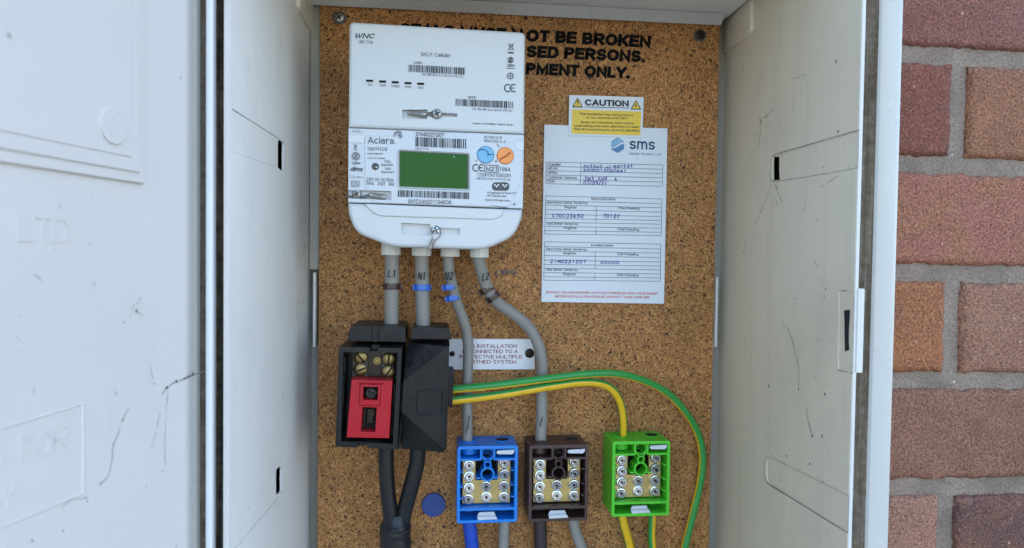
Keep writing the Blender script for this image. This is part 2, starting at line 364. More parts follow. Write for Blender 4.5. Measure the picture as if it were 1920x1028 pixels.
def grp(name, col, stain=(.42,.36,.27), stain_amt=.35, speck=1.0, rough=.42, streak=.25):
    mt, n, p = new_mat(name); b = NB(n); v = b.coord()
    big = b.noise(v, 9, 5, .6); st = b.noise(b.mapping(v, (60, 60, 4)), 1, 5, .65)
    c = b.mix(b.math('MULTIPLY', b.ramp(big.outputs[0], [(.45, 0.0), (.75, 1.0)]), stain_amt), col, stain)
    c = b.mix(b.math('MULTIPLY', b.ramp(st.outputs[0], [(.52, 0.0), (.8, 1.0)]), streak), c, stain)
    # dirt specks and hairs
    mask = b.ramp(b.noise(v, 14, 3, .6).outputs[0], [(.45, 0.0), (.62, 1.0)])
    vv = b.noise(v, 40, 2).outputs['Color']
    warped = b.n('ShaderNodeVectorMath', operation='MULTIPLY_ADD'); b.l(vv, warped.inputs[0]); warped.inputs[1].default_value = (.02,.02,.02); b.l(v, warped.inputs[2])
    vo = b.vor(b.mapping(warped.outputs[0], (1, 1, .55)), 85)
    sp = b.ramp(vo.outputs['Distance'], [(.05, 1.0), (.10, 0.0)])
    vo2 = b.vor(v, 230); sp2 = b.ramp(vo2.outputs['Distance'], [(.07, 1.0), (.13, 0.0)])
    sep = b.n('ShaderNodeSeparateColor'); b.l(vo.outputs['Color'], sep.inputs[0]); sep2 = b.n('ShaderNodeSeparateColor'); b.l(vo2.outputs['Color'], sep2.inputs[0])
    k = b.math('MULTIPLY', b.math('MULTIPLY', sp, b.math('GREATER_THAN', sep.outputs[0], .68)), mask)
    k2 = b.math('MULTIPLY', b.math('MULTIPLY', sp2, b.math('GREATER_THAN', sep2.outputs[0], .80)), mask)
    k = b.math('MULTIPLY', b.math('MAXIMUM', k, b.math('MULTIPLY', k2, .8)), speck)
    c = b.mix(k, c, (.05,.045,.04))
    # smudged grime
    gr = b.ramp(b.noise(v, 60, 6, .75, 1.2).outputs[0], [(.62, 0.0), (.78, 1.0)])
    c = b.mix(b.math('MULTIPLY', gr, .22*speck), c, (.22,.2,.17))
    b.l(c, p.inputs['Base Color'])
    b.l(b.math('MULTIPLY_ADD', big.outputs[0], .3, rough-.15), p.inputs['Roughness'])
    b.l(b.bump(b.math('ADD', b.noise(v, 500, 2).outputs[0], b.math('MULTIPLY', b.noise(v, 30, 3).outputs[0], 6.0)), .06, .001), p.inputs['Normal'])
    return mt
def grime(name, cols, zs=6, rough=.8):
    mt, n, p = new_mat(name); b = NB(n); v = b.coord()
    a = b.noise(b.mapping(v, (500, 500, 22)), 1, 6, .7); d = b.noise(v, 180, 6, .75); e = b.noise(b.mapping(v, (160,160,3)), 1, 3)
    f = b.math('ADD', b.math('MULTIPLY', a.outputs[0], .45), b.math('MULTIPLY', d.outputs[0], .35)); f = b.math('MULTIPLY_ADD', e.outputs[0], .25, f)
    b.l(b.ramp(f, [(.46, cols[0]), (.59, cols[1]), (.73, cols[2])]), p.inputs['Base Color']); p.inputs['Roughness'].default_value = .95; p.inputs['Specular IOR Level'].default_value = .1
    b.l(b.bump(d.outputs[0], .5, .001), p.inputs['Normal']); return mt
def ink(name, col, rough=.5): return plain(name, col, rough, 0, .05, 300, 0, .3)
def chipboard():
    mt, n, p = new_mat('chipboard'); b = NB(n); v = b.coord()
    def layer(cell, sx, sz, off):
        vo = b.vor(b.mapping(v, (1,1,1), (0, off, 0)), cell); sep = b.n('ShaderNodeSeparateColor'); b.l(vo.outputs['Color'], sep.inputs[0])
        rot = b.n('ShaderNodeVectorRotate', rotation_type='Y_AXIS'); b.l(v, rot.inputs['Vector']); b.l(b.math('MULTIPLY', sep.outputs[0], 3.14159), rot.inputs['Angle'])
        ch = b.vor(b.mapping(rot.outputs[0], (sx, 1, sz)), 1); s2 = b.n('ShaderNodeSeparateColor'); b.l(ch.outputs['Color'], s2.inputs[0])
        return s2.outputs[0], ch.outputs['Distance'], s2.outputs[1]
    a, da, ra = layer(165, 270, 1050, .3); c_, dc, rc = layer(260, 480, 1500, 1.1); w_, dw, rw = layer(80, 120, 520, 2.0)
    sel = b.ramp(b.noise(v, 230, 2).outputs[0], [(.46, 0.0), (.54, 1.0)])
    val = b.mix(sel, a, c_)
    pal = [(.0, (.13,.05,.016)), (.14, (.33,.135,.036)), (.45, (.47,.21,.058)), (.75, (.57,.275,.085)), (1.0, (.72,.42,.15))]
    col = b.ramp(val, pal)
    # a few long pale shavings
    big = b.math('MULTIPLY', b.math('GREATER_THAN', w_, .90), b.ramp(dw, [(.42, 1.0), (.52, 0.0)]))
    col = b.mix(b.math('MULTIPLY', big, .75), col, (.60,.35,.13))
    # chip edges
    e = b.ramp(b.mix(sel, da, dc), [(.45, 0.0), (.85, 1.0)]); col = b.mix(b.math('MULTIPLY', e, .55), col, (.12,.055,.02))
    # dark bark flecks
    wv = b.noise(v, 260, 2).outputs['Color']
    wr = b.n('ShaderNodeVectorMath', operation='MULTIPLY_ADD'); b.l(wv, wr.inputs[0]); wr.inputs[1].default_value = (.006,.006,.006); b.l(v, wr.inputs[2])
    vo = b.vor(wr.outputs[0], 390); s3 = b.n('ShaderNodeSeparateColor'); b.l(vo.outputs['Color'], s3.inputs[0])
    fl = b.math('MULTIPLY', b.ramp(vo.outputs['Distance'], [(.26, 1.0), (.40, 0.0)]), b.math('GREATER_THAN', s3.outputs[0], .74))
    vo2 = b.vor(wr.outputs[0], 640); s4 = b.n('ShaderNodeSeparateColor'); b.l(vo2.outputs['Color'], s4.inputs[0])
    fl2 = b.math('MULTIPLY', b.ramp(vo2.outputs['Distance'], [(.26, 1.0), (.44, 0.0)]), b.math('GREATER_THAN', s4.outputs[0], .66))
    vo3 = b.vor(wr.outputs[0], 170); s5 = b.n('ShaderNodeSeparateColor'); b.l(vo3.outputs['Color'], s5.inputs[0])
    fl3 = b.math('MULTIPLY', b.ramp(vo3.outputs['Distance'], [(.17, 1.0), (.27, 0.0)]), b.math('GREATER_THAN', s5.outputs[0], .86))
    col = b.mix(b.math('MULTIPLY', b.math('MAXIMUM', b.math('MAXIMUM', fl, fl2), fl3), .93), col, (.018,.011,.008))
    tone = b.ramp(b.noise(v, 12, 4, .6).outputs[0], [(.3, (.68,.665,.66)), (.7, (1.02,.965,.93))]); col = b.mix(1.0, col, tone, 'MULTIPLY')
    b.l(col, p.inputs['Base Color']); p.inputs['Roughness'].default_value = .62; p.inputs['Specular IOR Level'].default_value = .35
    h = b.math('SUBTRACT', val, b.math('MULTIPLY', fl, .8)); b.l(b.bump(h, .35, .0006), p.inputs['Normal'])
    return mt
def brickmat():
    mt, n, p = new_mat('fired_brick'); b = NB(n); v = b.coord()
    at = b.n('ShaderNodeAttribute', attribute_name='tint'); at2 = b.n('ShaderNodeAttribute', attribute_name='tint2')
    c = b.mix(b.ramp(b.noise(v, 30, 6, .65).outputs[0], [(.40, 0.0), (.60, 1.0)]), at.outputs['Color'], at2.outputs['Color'])
    fine = b.noise(v, 640, 4, .7); fine2 = b.noise(b.mapping(v, (1,1,.6), (0,.6,0)), 900, 3, .6)
    c = b.mix(1.0, c, b.ramp(fine.outputs[0], [(.32, .30), (.5, 1.0), (.66, 1.9)]), 'MULTIPLY')
    c = b.mix(b.ramp(fine2.outputs[0], [(.6, 0.0), (.72, .45)]), c, (.60,.40,.28))
    vo = b.vor(v, 520); s = b.n('ShaderNodeSeparateColor'); b.l(vo.outputs['Color'], s.inputs[0])
    pit = b.math('MULTIPLY', b.ramp(vo.outputs['Distance'], [(.16, 1.0), (.3, 0.0)]), b.math('GREATER_THAN', s.outputs[0], .62))
    c = b.mix(b.math('MULTIPLY', pit, .75), c, (.045,.028,.026))
    vg = b.vor(v, 230); sg = b.n('ShaderNodeSeparateColor'); b.l(vg.outputs['Color'], sg.inputs[0])
    c = b.mix(b.math('MULTIPLY', b.ramp(vg.outputs['Distance'], [(.10, 1.0), (.2, 0.0)]), b.math('GREATER_THAN', sg.outputs[1], .996)), c, (.62,.50,.40))
    pk = b.ramp(b.noise(v, 55, 6, .75, .6).outputs[0], [(.60, 0.0), (.70, .55)]); c = b.mix(pk, c, (.34,.22,.16))
    dk = b.ramp(b.noise(b.mapping(v, (1,1,1), (1,2,0)), 48, 6, .75, .8).outputs[0], [(.60, 0.0), (.72, .6)]); c = b.mix(dk, c, (.07,.04,.035))
    c = b.mix(1.0, c, (1.15,.86,.69), 'MULTIPLY')
    b.l(c, p.inputs['Base Color']); p.inputs['Roughness'].default_value = .82
    h = b.math('SUBTRACT', b.math('ADD', fine.outputs[0], b.math('MULTIPLY', fine2.outputs[0], .6)), b.math('MULTIPLY', pit, 1.2))
    b.l(b.bump(h, .9, .0011), p.inputs['Normal']); return mt
def mortarmat():
    mt, n, p = new_mat('grey_mortar'); b = NB(n); v = b.coord()
    f = b.noise(v, 600, 4, .7); g = b.noise(v, 25, 4, .6)
    c = b.ramp(f.outputs[0], [(.3, (.18,.128,.095)), (.5, (.27,.198,.148)), (.7, (.37,.28,.215))]); c = b.mix(1.0, c, b.ramp(g.outputs[0], [(.3, .68), (.7, 1.25)]), 'MULTIPLY'); c = b.mix(b.ramp(b.noise(v, 130, 6, .8, .5).outputs[0], [(.60, 0.0), (.70, .7)]), c, (.11,.08,.062))
    vg = b.vor(v, 150); s = b.n('ShaderNodeSeparateColor'); b.l(vg.outputs['Color'], s.inputs[0])
    c = b.mix(b.math('MULTIPLY', b.ramp(vg.outputs['Distance'], [(.1, 1.0), (.16, 0.0)]), b.math('GREATER_THAN', s.outputs[0], .965)), c, (.75,.70,.64))
    b.l(c, p.inputs['Base Color']); p.inputs['Roughness'].default_value = .9
    b.l(b.bump(b.math('ADD', f.outputs[0], b.math('MULTIPLY', b.noise(v, 130, 5, .7).outputs[0], 2.0)), .9, .0016), p.inputs['Normal']); return mt
def striped(name, ystart, ywid, twist=0.0):
    mt, n, p = new_mat(name); b = NB(n); sep = b.n('ShaderNodeSeparateXYZ'); b.l(b.coord('UV'), sep.inputs[0]); v = b.coord()
    a = b.math('FRACT', b.math('ADD', b.math('MULTIPLY_ADD', sep.outputs[1], twist, sep.outputs[0]), 2.0-ystart))
    k = b.math('LESS_THAN', a, ywid)
    sc = b.ramp(b.noise(v, 130, 5, .7).outputs[0], [(.58, 0.0), (.72, .35)])
    c = b.mix(k, (.025,.26,.045), (.74,.43,.008)); c = b.mix(sc, c, (.10,.09,.05))
    b.l(c, p.inputs['Base Color']); p.inputs['Roughness'].default_value = .38; return mt
def worn_ink():
    mt, n, p = new_mat('worn_black_ink'); b = NB(n); v = b.coord()
    p.inputs['Base Color'].default_value = (.004,.004,.004,1); p.inputs['Roughness'].default_value = .8; p.inputs['Specular IOR Level'].default_value = .15
    a = b.math('SUBTRACT', 1.0, b.math('MULTIPLY', b.ramp(b.noise(v, 480, 3, .7).outputs[0], [(.62, 0.0), (.70, 1.0)]), .4)); b.l(a, p.inputs['Alpha']); return mt

M = dict(
 grp=grp('cream_moulding', (.80,.78,.72), stain_amt=.22, streak=.15), grp_warmlit=grp('warm_lit_moulding', (.73,.635,.475)), grp_door=grp('door_moulding', (.635,.61,.57), speck=.55, stain_amt=.12, streak=.06),  # right-side moulding has the warm, dimmer bounce light mixed into its colour
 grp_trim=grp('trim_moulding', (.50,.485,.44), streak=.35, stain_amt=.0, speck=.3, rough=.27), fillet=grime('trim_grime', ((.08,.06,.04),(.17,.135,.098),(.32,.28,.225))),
 lip=plain('lip_moulding', (.62,.60,.55), .45, dust=.3, dustcol=(.25,.22,.18)),
 strip=plain('hinge_strip_white', (.70,.70,.70), .35, var=.05),
 grime=grime('groove_grime', ((.018,.013,.010),(.075,.058,.042),(.19,.155,.115))),
 chip=chipboard(), brick=brickmat(), mortar=mortarmat(), worn=worn_ink(),
 meter=plain('meter_white', (.585,.59,.57), .38, var=.03, scale=60, bump=.02), meter_lo=plain('cover_white', (.585,.585,.57), .36, var=.03, scale=60, bump=.02),
 label=plain('label_white', (.56,.575,.59), .3, var=.02, bump=0), pocket=plain('pocket_white', (.66,.67,.66), .5, var=.05),
 gland=plain('gland_cream', (.68,.66,.60), .45), ink=ink('print_black', (.025,.026,.03)), inkgrey=ink('print_grey', (.075,.08,.09)), inkmid=ink('print_midgrey', (.2,.21,.23)),
 black=plain('black_plastic', (.007,.0075,.008), .42, spec=.28, dust=.35, dustcol=(.12,.11,.10), bump=.1), blackgloss=plain('black_gloss', (.012,.012,.013), .2),
 blackcable=plain('black_cable', (.009,.009,.010), .34, spec=.4, bump=.1), dark=plain('cavity_dark', (.01,.009,.008), .9),
 steel=plain('zinc_steel', (.62,.64,.66), .28, 1.0, .12, 400, .1), steel_dark=plain('worn_steel', (.32,.31,.29), .42, 1.0, .3, 300, .3), crimp=plain('crimp_metal', (.5,.48,.44), .4, 1.0, .25, 300, .4, scratch=1),
 brass=plain('brass', (.50,.40,.17), .32, 1.0, .4, 45, .2, scratch=.7), brass_dull=plain('aged_brass', (.24,.18,.075), .38, 1.0, .3, 200, .2),
 lcd=plain('display_glass', (.023,.100,.010), .25, var=.06, scale=20, bump=0, spec=.12), lcdframe=plain('display_edge', (.05,.07,.05), .4),
 btn_blue=plain('button_blue', (.14,.40,.60), .35), btn_or=plain('button_orange', (.85,.27,.045), .35), groove_b=plain('button_line_blue', (.04,.14,.24), .4), groove_o=plain('button_line_orange', (.4,.10,.02), .4),
 paper=plain('card_white', (.66,.69,.71), .4, var=.03, scale=40, bump=0), yellow=plain('caution_yellow', (.78,.52,.02), .4, var=.1, scale=30), red_ink=ink('print_red', (.62,.05,.06)), navy=ink('print_navy', (.03,.055,.13)), logo1=ink('logo_blue', (.10,.22,.40)), logo2=ink('logo_pale', (.22,.42,.58)), pen=ink('pen_violet', (.09,.055,.30)), rule=ink('rule_line', (.05,.06,.09)), maroon=ink('print_maroon', (.24,.012,.055)),
 plate=plain('plate_white', (.74,.74,.74), .4, var=.04), red=plain('red_plastic', (.44,.010,.020), .45, dust=.12, spec=.25), redrim=plain('red_edge', (.33,.012,.03), .4),
 bakelite=plain('brown_bakelite', (.022,.013,.007), .35, var=.3, spec=.3), bakelite2=plain('grey_bakelite', (.045,.034,.02), .4, var=.3),
 grey_cable=plain('grey_pvc', (.255,.235,.205), .42, var=.07, bump=.04, dust=.25, dustcol=(.10,.09,.08)), blue_cable=plain('blue_pvc', (.008,.06,.42), .35), brown_cable=plain('brown_pvc', (.035,.022,.022), .4),
 clip_blue=plain('clip_blue', (.03,.13,.52), .3), clip_brown=plain('clip_brown', (.045,.018,.012), .28),
 blk_blue=plain('block_blue', (.004,.19,.62), .36, var=.05), blk_brown=plain('block_brown', (.055,.027,.024), .38, var=.06), blk_green=plain('block_green', (.075,.52,.022), .36, var=.05),
 tab=plain('clip_white', (.56,.58,.60), .4), cap_blue=plain('cap_blue', (.015,.05,.22), .4),
 dirt=plain('dirt_mark', (.10,.092,.085), .9, bump=0), dirt2=plain('faint_dirt', (.26,.245,.22), .9, bump=0), cream2=plain('pad_cream', (.70,.66,.54), .42, var=.06), rail=plain('rail_grey', (.34,.32,.27), .55), concrete=plain('paving_concrete', (.30,.29,.27), .85, var=.25, scale=30, bump=.4), soil=plain('gravel_ground', (.22,.2,.17), .9, var=.3, scale=20, bump=.4),
 gy_a=striped('green_yellow_a', .05, .68, -.45), gy_b=striped('green_yellow_b', -.06, .28, .0), gy_c=striped('green_yellow_c', -.17, .34, .3), gy_d=striped('green_yellow_d', -.33, .36, .3),
 inner=plain('blockwork', (.2,.19,.18), .9))

# ================================================================ setting
YF, YW = -0.2101, -0.1660
XL, XR = P(428.5, 514, YF).x, P(1602, 514, YF).x
XLB, XRB = P(585, 514, .02).x, P(1351, 514, .02).x
ZT = P(975, 14, 0).z; ZB = ZT-.535
bm = B(); box(bm, -120, 120, -160, 40, -.3, 0); tag(finish(bm, 'ground', M['soil'], smooth=0), kind='structure')
bm = B(); box(bm, -3, 3, -1.5, YW-.005, -.1, .03, .004); tag(finish(bm, 'path', M['concrete'], smooth=0), kind='structure')

# ---- brick wall
wall = thing('brick_wall', 'red and brown brick house wall with grey mortar beside the open meter cabinet', 'wall', (0, YW, 0))
zm1 = P(1690, 99, YW).z; zm5 = P(1668, 916.5, YW).z; PITCHZ = (zm1-zm5)/4; MT = .0122
XJ = P(1801, 205, YW).x; BL = .2275
ox0, ox1, oz0, oz1 = XL-.036, XR+.036, ZB-.036, ZT+.036
def skew(x, z): return z-.0105*(x-.33)
pal = [((.145,.062,.046),(.19,.095,.072)), ((.125,.07,.062),(.17,.10,.085)), ((.235,.125,.062),(.20,.10,.06)), ((.19,.105,.075),(.23,.14,.10)), ((.09,.05,.052),(.16,.08,.06)), ((.165,.08,.06),(.22,.12,.085))]
special = {(0,0):((.16,.072,.062),(.18,.088,.078)), (1,0):((.165,.066,.042),(.145,.062,.045)), (1,1):((.22,.12,.066),(.185,.098,.062)), (2,0):((.235,.105,.092),(.235,.125,.072)), (3,0):((.255,.122,.052),(.225,.108,.054)), (3,1):((.20,.115,.080),(.225,.14,.10)), (4,0):((.155,.088,.058),(.19,.112,.08)), (5,0):((.225,.145,.11),(.25,.155,.115)), (5,1):((.082,.05,.052),(.13,.07,.055))}
bm = B(); tl = bm.verts.layers.float_color.new('tint'); tl2 = bm.verts.layers.float_color.new('tint2')
def brick(x0, x1, z0, z1, t1, t2, fine):
    ln, ht = x1-x0, z1-z0
    nx, nz = (max(2, int(ln/.0022)), max(2, int(ht/.0022))) if fine else (1, 1)
    seed = random.uniform(0, 99); g = []
    for j in range(nz+1):
        row = []
        for i in range(nx+1):
            x, z = x0+ln*i/nx, z0+ht*j/nz; y = YW
            if fine:
                q = Vector((x*60, z*60, seed)); e = min(x-x0, x1-x, z-z0, z1-z)
                wob = noise.noise(Vector((x*140, z*140, seed+7)))
                y += .0005*noise.noise(q)+.00045*noise.noise(q*6)
                ed = max(0, 1-(e+.0011*wob)/.0036); y += .0026*ed*ed*(1+1.1*wob)
                if e < 1e-6:
                    x += .0014*noise.noise(Vector((x*260, z*260, seed)))+.0012*noise.noise(Vector((x*70, z*70, seed))); z += .0014*noise.noise(Vector((x*260, z*260, seed+3)))+.0012*noise.noise(Vector((x*70, z*70, seed+5)))
            vt = bm.verts.new((x, y, skew(x, z))); vt[tl] = t1+(1,); vt[tl2] = t2+(1,); row.append(vt)
        g.append(row)
    for j in range(nz):
        for i in range(nx): bm.faces.new((g[j][i], g[j][i+1], g[j+1][i+1], g[j+1][i]))
    loop = g[0][:-1]+[r[-1] for r in g[:-1]]+list(reversed(g[-1][1:]))+[r[0] for r in reversed(g[1:])]
    back = []
    for vt in loop:
        k = bm.verts.new((vt.co.x, YW+.014, vt.co.z)); k[tl] = t1+(1,); k[tl2] = t2+(1,); back.append(k)
    for i in range(len(loop)):
        j = (i+1) % len(loop); bm.faces.new((loop[j], loop[i], back[i], back[j]))
rb = random.Random(3)
for r in range(-48, 22):
    zt = zm1-(r-1)*PITCHZ-MT/2; zb = zt-PITCHZ+MT     # row r hangs under mortar joint r
    if zb < .02: continue
    for k in range(-23, 21):
        x0 = XJ+MT/2+k*BL+(0 if r % 2 else BL/2); x1 = x0+BL-MT
        col = rb.choice(pal)
        # shorthand for the rows that flank the cabinet
        if r % 2: kk = k+1
        else: kk = k+1
        if (r, kk) in special: col = special[(r, kk)]
        segs = [(x0, x1)]
        if zt > oz0 and zb < oz1:
            segs = [(a, c) for a, c in ((x0, min(x1, ox0)), (max(x0, ox1), x1)) if c-a > .01]
        for a, c in segs:
            fine = a < .78 and c > .25 and -1 <= r <= 6
            brick(a, c, zb, zt, col[0], col[1], fine)
bmesh.ops.recalc_face_normals(bm, faces=bm.faces)
finish(bm, 'brickwork', M['brick'], wall, 60)
bm = B(); ym = YW+.0036; yb = .16
for a in ((-5, ox0, 0, 5), (ox1, 5, 0, 5), (ox0, ox1, oz1, 5), (ox0, ox1, 0, oz0)): box(bm, a[0], a[1], ym, yb, a[2], a[3])
box(bm, -5, 5, yb+.001, yb+.1, 0, 5)
finish(bm, 'mortar', M['mortar'], wall, 0)

# ================================================================ meter cabinet
cab = thing('meter_cabinet', 'cream plastic recessed meter cabinet with its door swung open, set in brick wall', 'cabinet', ((XL+XR)/2, YF, ZB))
nL = Vector((.02-YF, -(XLB-XL), 0)).normalized(); pL = Vector((XL, YF, 1.2))
nR = Vector((-(.02-YF), (XRB-XR), 0)).normalized(); pR = Vector((XR, YF, 1.2))
WL = lambda u, v, h=0: PP(u, v, pL, nL)+nL*h
WR = lambda u, v, h=0: PP(u, v, pR, nR)+nR*h
def side(x0, xb, s):
    bm = B(); prism(bm, [(x0, YF, ZB), (xb, .02, ZB), (xb+s*.0016, .02, ZB), (x0+s*.0014, YF, ZB)], (0, 0, ZT-ZB)); return bm
lw = finish(side(XL, XLB, -1), 'side_wall', M['grp'], cab); rw = finish(side(XR, XRB, 1), 'side_wall', M['grp_warmlit'], cab)
def slotcut(W, n, pts, rad, d0=.006, d1=-.012):
    bm = B(); q = rpoly(pts, rad, 4); prism(bm, [W(u, v, d0) for u, v in q], n*(d1-d0)); return bm
def ragged(pts, a, seed):
    rr = random.Random(seed); out = []
    for i in range(len(pts)):
        p, q = pts[i], pts[(i+1) % len(pts)]
        for t in (0, .25, .5, .75): out.append((p[0]+(q[0]-p[0])*t+rr.uniform(-a, a), p[1]+(q[1]-p[1])*t+rr.uniform(-a, a)))
    return out
cut(lw, [slotcut(WL, nL, ragged(rpoly([(521,261),(532.5,266),(532.5,322),(521,316)], 5, 2), .35, 5), 0), slotcut(WL, nL, ragged(rpoly([(517.5,879),(528.5,873),(528.5,922),(517.5,929)], 5, 2), .35, 6), 0)])
cut(lw, [slotcut(WL, nL, [(434.5,203.5),(521,258),(521,259.5),(434.5,205.5)], 0, .003, -.0009), slotcut(WL, nL, [(523,930),(440,1028),(440,1031),(524,932.5)], 0, .003, -.0009), slotcut(WL, nL, [(434,283),(519,314),(519,315),(434,284)], 0, .003, -.0004)])
cut(rw, [slotcut(WR, nR, [(1437,856),(1618,941),(1618,1017),(1437,906)], [14,0,0,14], .003, -.0007), slotcut(WR, nR, [(1447,290),(1625,239),(1625,312),(1447,341)], [14,0,0,14], .003, -.0007)])
cut(rw, [slotcut(WR, nR, ragged([(1448,294),(1459.5,294),(1459.5,338),(1448,340)], .9, 2), 3), slotcut(WR, nR, [(1573,545),(1601,546),(1599,699),(1571,694)], 1, .003, -.0005)])
cut(rw, [slotcut(WR, nR, ragged([(1580,583),(1592,580),(1590.5,657),(1580,660)], 1.2, 4), 2)])
bm = B(); box(bm, XL-.004, XR+.004, YF+.0006, .02, ZT, ZT+.003); finish(bm, 'top_wall', M['grp'], cab)
bm = B(); prism(bm, [(XL+.002, -.012, ZT-.0005), (XL+.002, -.003, ZT-.008), (XL+.002, -.003, ZT-.0005)], (XR-XL-.004, 0, 0)); finish(bm, 'top_ledge', M['grp_trim'], cab)
bm = B(); box(bm, XL-.004, XR+.004, YF+.0006, .02, ZB-.003, ZB); finish(bm, 'bottom_wall', M['grp'], cab)
bm = B(); box(bm, XLB-.003, XRB+.003, .0205, .0235, ZB-.003, ZT+.003); finish(bm, 'back_panel', M['rail'], cab)
# corner pads under the roof
bm = B(); prism(bm, [WL(u, v, .0032) for u, v in rpoly([(556,-60),(556,14),(561,27),(594,83),(594,-60)], [0,8,8,0,0])], -nL*.0036, .002); finish(bm, 'corner_pad', M['cream2'], cab)
bm = B(); prism(bm, [WR(u, v, .0032) for u, v in rpoly([(1414,-60),(1413,56),(1406,68),(1349,108),(1349,-60)], [0,10,10,0,0])], -nR*.0036, .002); finish(bm, 'corner_pad', M['grp_warmlit'], cab)
# frame swept round the opening
def sweep(prof, name, mat):
    bm = B(); n = []
    for d, y in prof:
        n.append([bm.verts.new(c) for c in ((XL-d, YF+y, ZB-d), (XR+d, YF+y, ZB-d), (XR+d, YF+y, ZT+d), (XL-d, YF+y, ZT+d))])
    for a, c in zip(n, n[1:]):
        for i in range(4): bm.faces.new((a[i], a[(i+1) % 4], c[(i+1) % 4], c[i]))
    bmesh.ops.recalc_face_normals(bm, faces=bm.faces)
    return finish(bm, name, mat, cab, 50)
sweep([(.0003,.0004),(.0003,-.0007),(.0024,-.0007),(.0024,.010)], 'frame_lip', M['lip'])
sweep([(.0024,.0095),(.0050,.0135),(.0095,.0142),(.0104,.0138)], 'frame_groove', M['grime'])
sweep([(.0104,.0138),(.0130,.0125),(.0160,.0122),(.0190,.0112)], 'frame_fillet', M['fillet'])
pr = [tuple(v)[:2] for v in catmull([(.0190,.0112,0),(.0205,.0096,0),(.0235,.0080,0),(.0270,.0068,0),(.0303,.0064,0),(.0328,.0085,0),(.0344,.0150,0),(.0350,.028,0),(.0352,.0455,0)], 5)]
sweep(pr, 'frame_trim', M['grp_trim'])
# latch keeper on the right edge: the lip steps outwards
bm = B(); zt_, zb_ = WR(1600,541).z, WR(1598,699).z
box(bm, XR+.0018, XR+.0062, YF-.0016, YF+.010, zb_, zt_, .0006); finish(bm, 'latch_keeper', M['lip'], cab)
# rails between board and side walls
bm = B(); box(bm, XLB+.0004, P(599,514,.0).x-.0008, .004, .019, P(590,506,.004).z, ZT-.002, .0008); finish(bm, 'board_rail', M['rail'], cab)
bm = B(); box(bm, P(587.2,560,-.003).x, P(592.2,560,-.003).x, -.004, .015, P(590,650,0).z, P(590,511,0).z, .0005); finish(bm, 'board_clip', M['lip'], cab)
bm = B(); box(bm, P(1340.5,560,0).x, P(1344,560,0).x, -.003, .015, P(1345,650,0).z, P(1345,519,0).z, .0005); finish(bm, 'board_clip', M['lip'], cab)
def wline(W, n, pts, wid, mt):
    bm = B(); q = [W(u, v)+n*.0002 for u, v in pts]; ribbon(bm, [a.lerp(c, t/12) for a, c in zip(q, q[1:]) for t in range(13)], wid, n, .45); finish(bm, 'panel_line', M[mt], cab, 0)
wline(WR, nR, [(1433,893),(1437,903),(1446,911),(1590,1000)], .0006, 'dirt'); wline(WR, nR, [(1447,858),(1500,884),(1591,930)], .0003, 'dirt2'); wline(WR, nR, [(1433,893),(1432,866),(1437,857),(1447,858)], .0003, 'dirt2')
wline(WR, nR, [(1452,290),(1530,267),(1612,243)], .0004, 'dirt2'); wline(WR, nR, [(1452,341),(1530,329),(1609,315)], .0004, 'dirt2'); wline(WR, nR, [(1452,290),(1446,296),(1444,320),(1445,338),(1452,341)], .0004, 'dirt2')
wline(WL, nL, [(434.5,204),(480,233),(524,261)], .0004, 'dirt2')
bm = B(); prism(bm, [WR(u, v, -.0011) for u, v in ragged([(1578,577),(1594,575),(1592.5,662),(1578,665)], .8, 4)], -nR*.0002); finish(bm, 'latch_slot_shade', M['dark'], cab, 0)  # dark sheet behind the cut stands in for shade inside the slot
# ---- door
H = P(385, 514, YF-.002); H.z = 0
DA = R(14.5); dd = Vector((-math.sin(DA), -math.cos(DA), 0)); nd = Vector((math.cos(DA), -math.sin(DA), 0))
def D(t, z, h=0): return H+dd*t+nd*h+Vector((0, 0, z))
def DP(u, v, h=0): return PP(u, v, H, nd)+nd*h
def tz(u, v): p = DP(u, v); return (p-H).dot(dd), p.z
bm = B(); prof = [(0,-.008),(.0012,-.0072),(.005,-.0058),(.011,-.0022),(.0150,-.0008),(.0185,0),(.39,0),(.395,-.004),(.39,-.006),(.02,-.0062),(.006,-.011),(0,-.011)]
prism(bm, [D(t, ZB-.03, h) for t, h in prof], (0, 0, ZT-ZB+.06)); door = finish(bm, 'door', M['grp_door'], cab, 25)
bm = B(); box(bm, P(384.6,514,YF-.002).x, P(398.2,514,YF-.002).x, YF-.002, YF+.005, ZB-.03, ZT+.03, .0012); finish(bm, 'hinge_strip', M['strip'], door)
t0, z0 = tz(264, 345.5); t1, z1 = tz(251, 325); t2, z2 = tz(233, 296)
bm = B()
prism(bm, [D(t0, z0, .0022), D(.37, z0, .0022), D(.37, ZT, .0022), D(t0, ZT, .0022)], -nd*.0024, .0008)
prism(bm, [D(t1, z1, .0036), D(.36, z1, .0036), D(.36, ZT-.01, .0036), D(t1, ZT-.01, .0036)], -nd*.002, .0012)
prism(bm, [D(t2, z2, .0042), D(.355, z2, .0042), D(.355, ZT-.015, .0042), D(t2, ZT-.015, .0042)], -nd*.002, .0005)
finish(bm, 'raised_panel', M['grp_door'], door)
cc = DP(196, 237, .0042); ez_ = Vector((0,0,1))
bm = B(); prism(bm, [cc+nd*.0010+(-dd*math.cos(t)+ez_*math.sin(t))*.0080 for t in [2*math.pi*i/36 for i in range(36)]], -nd*.0014, .0004, 2); finish(bm, 'boss', M['grp_door'], door, 25)
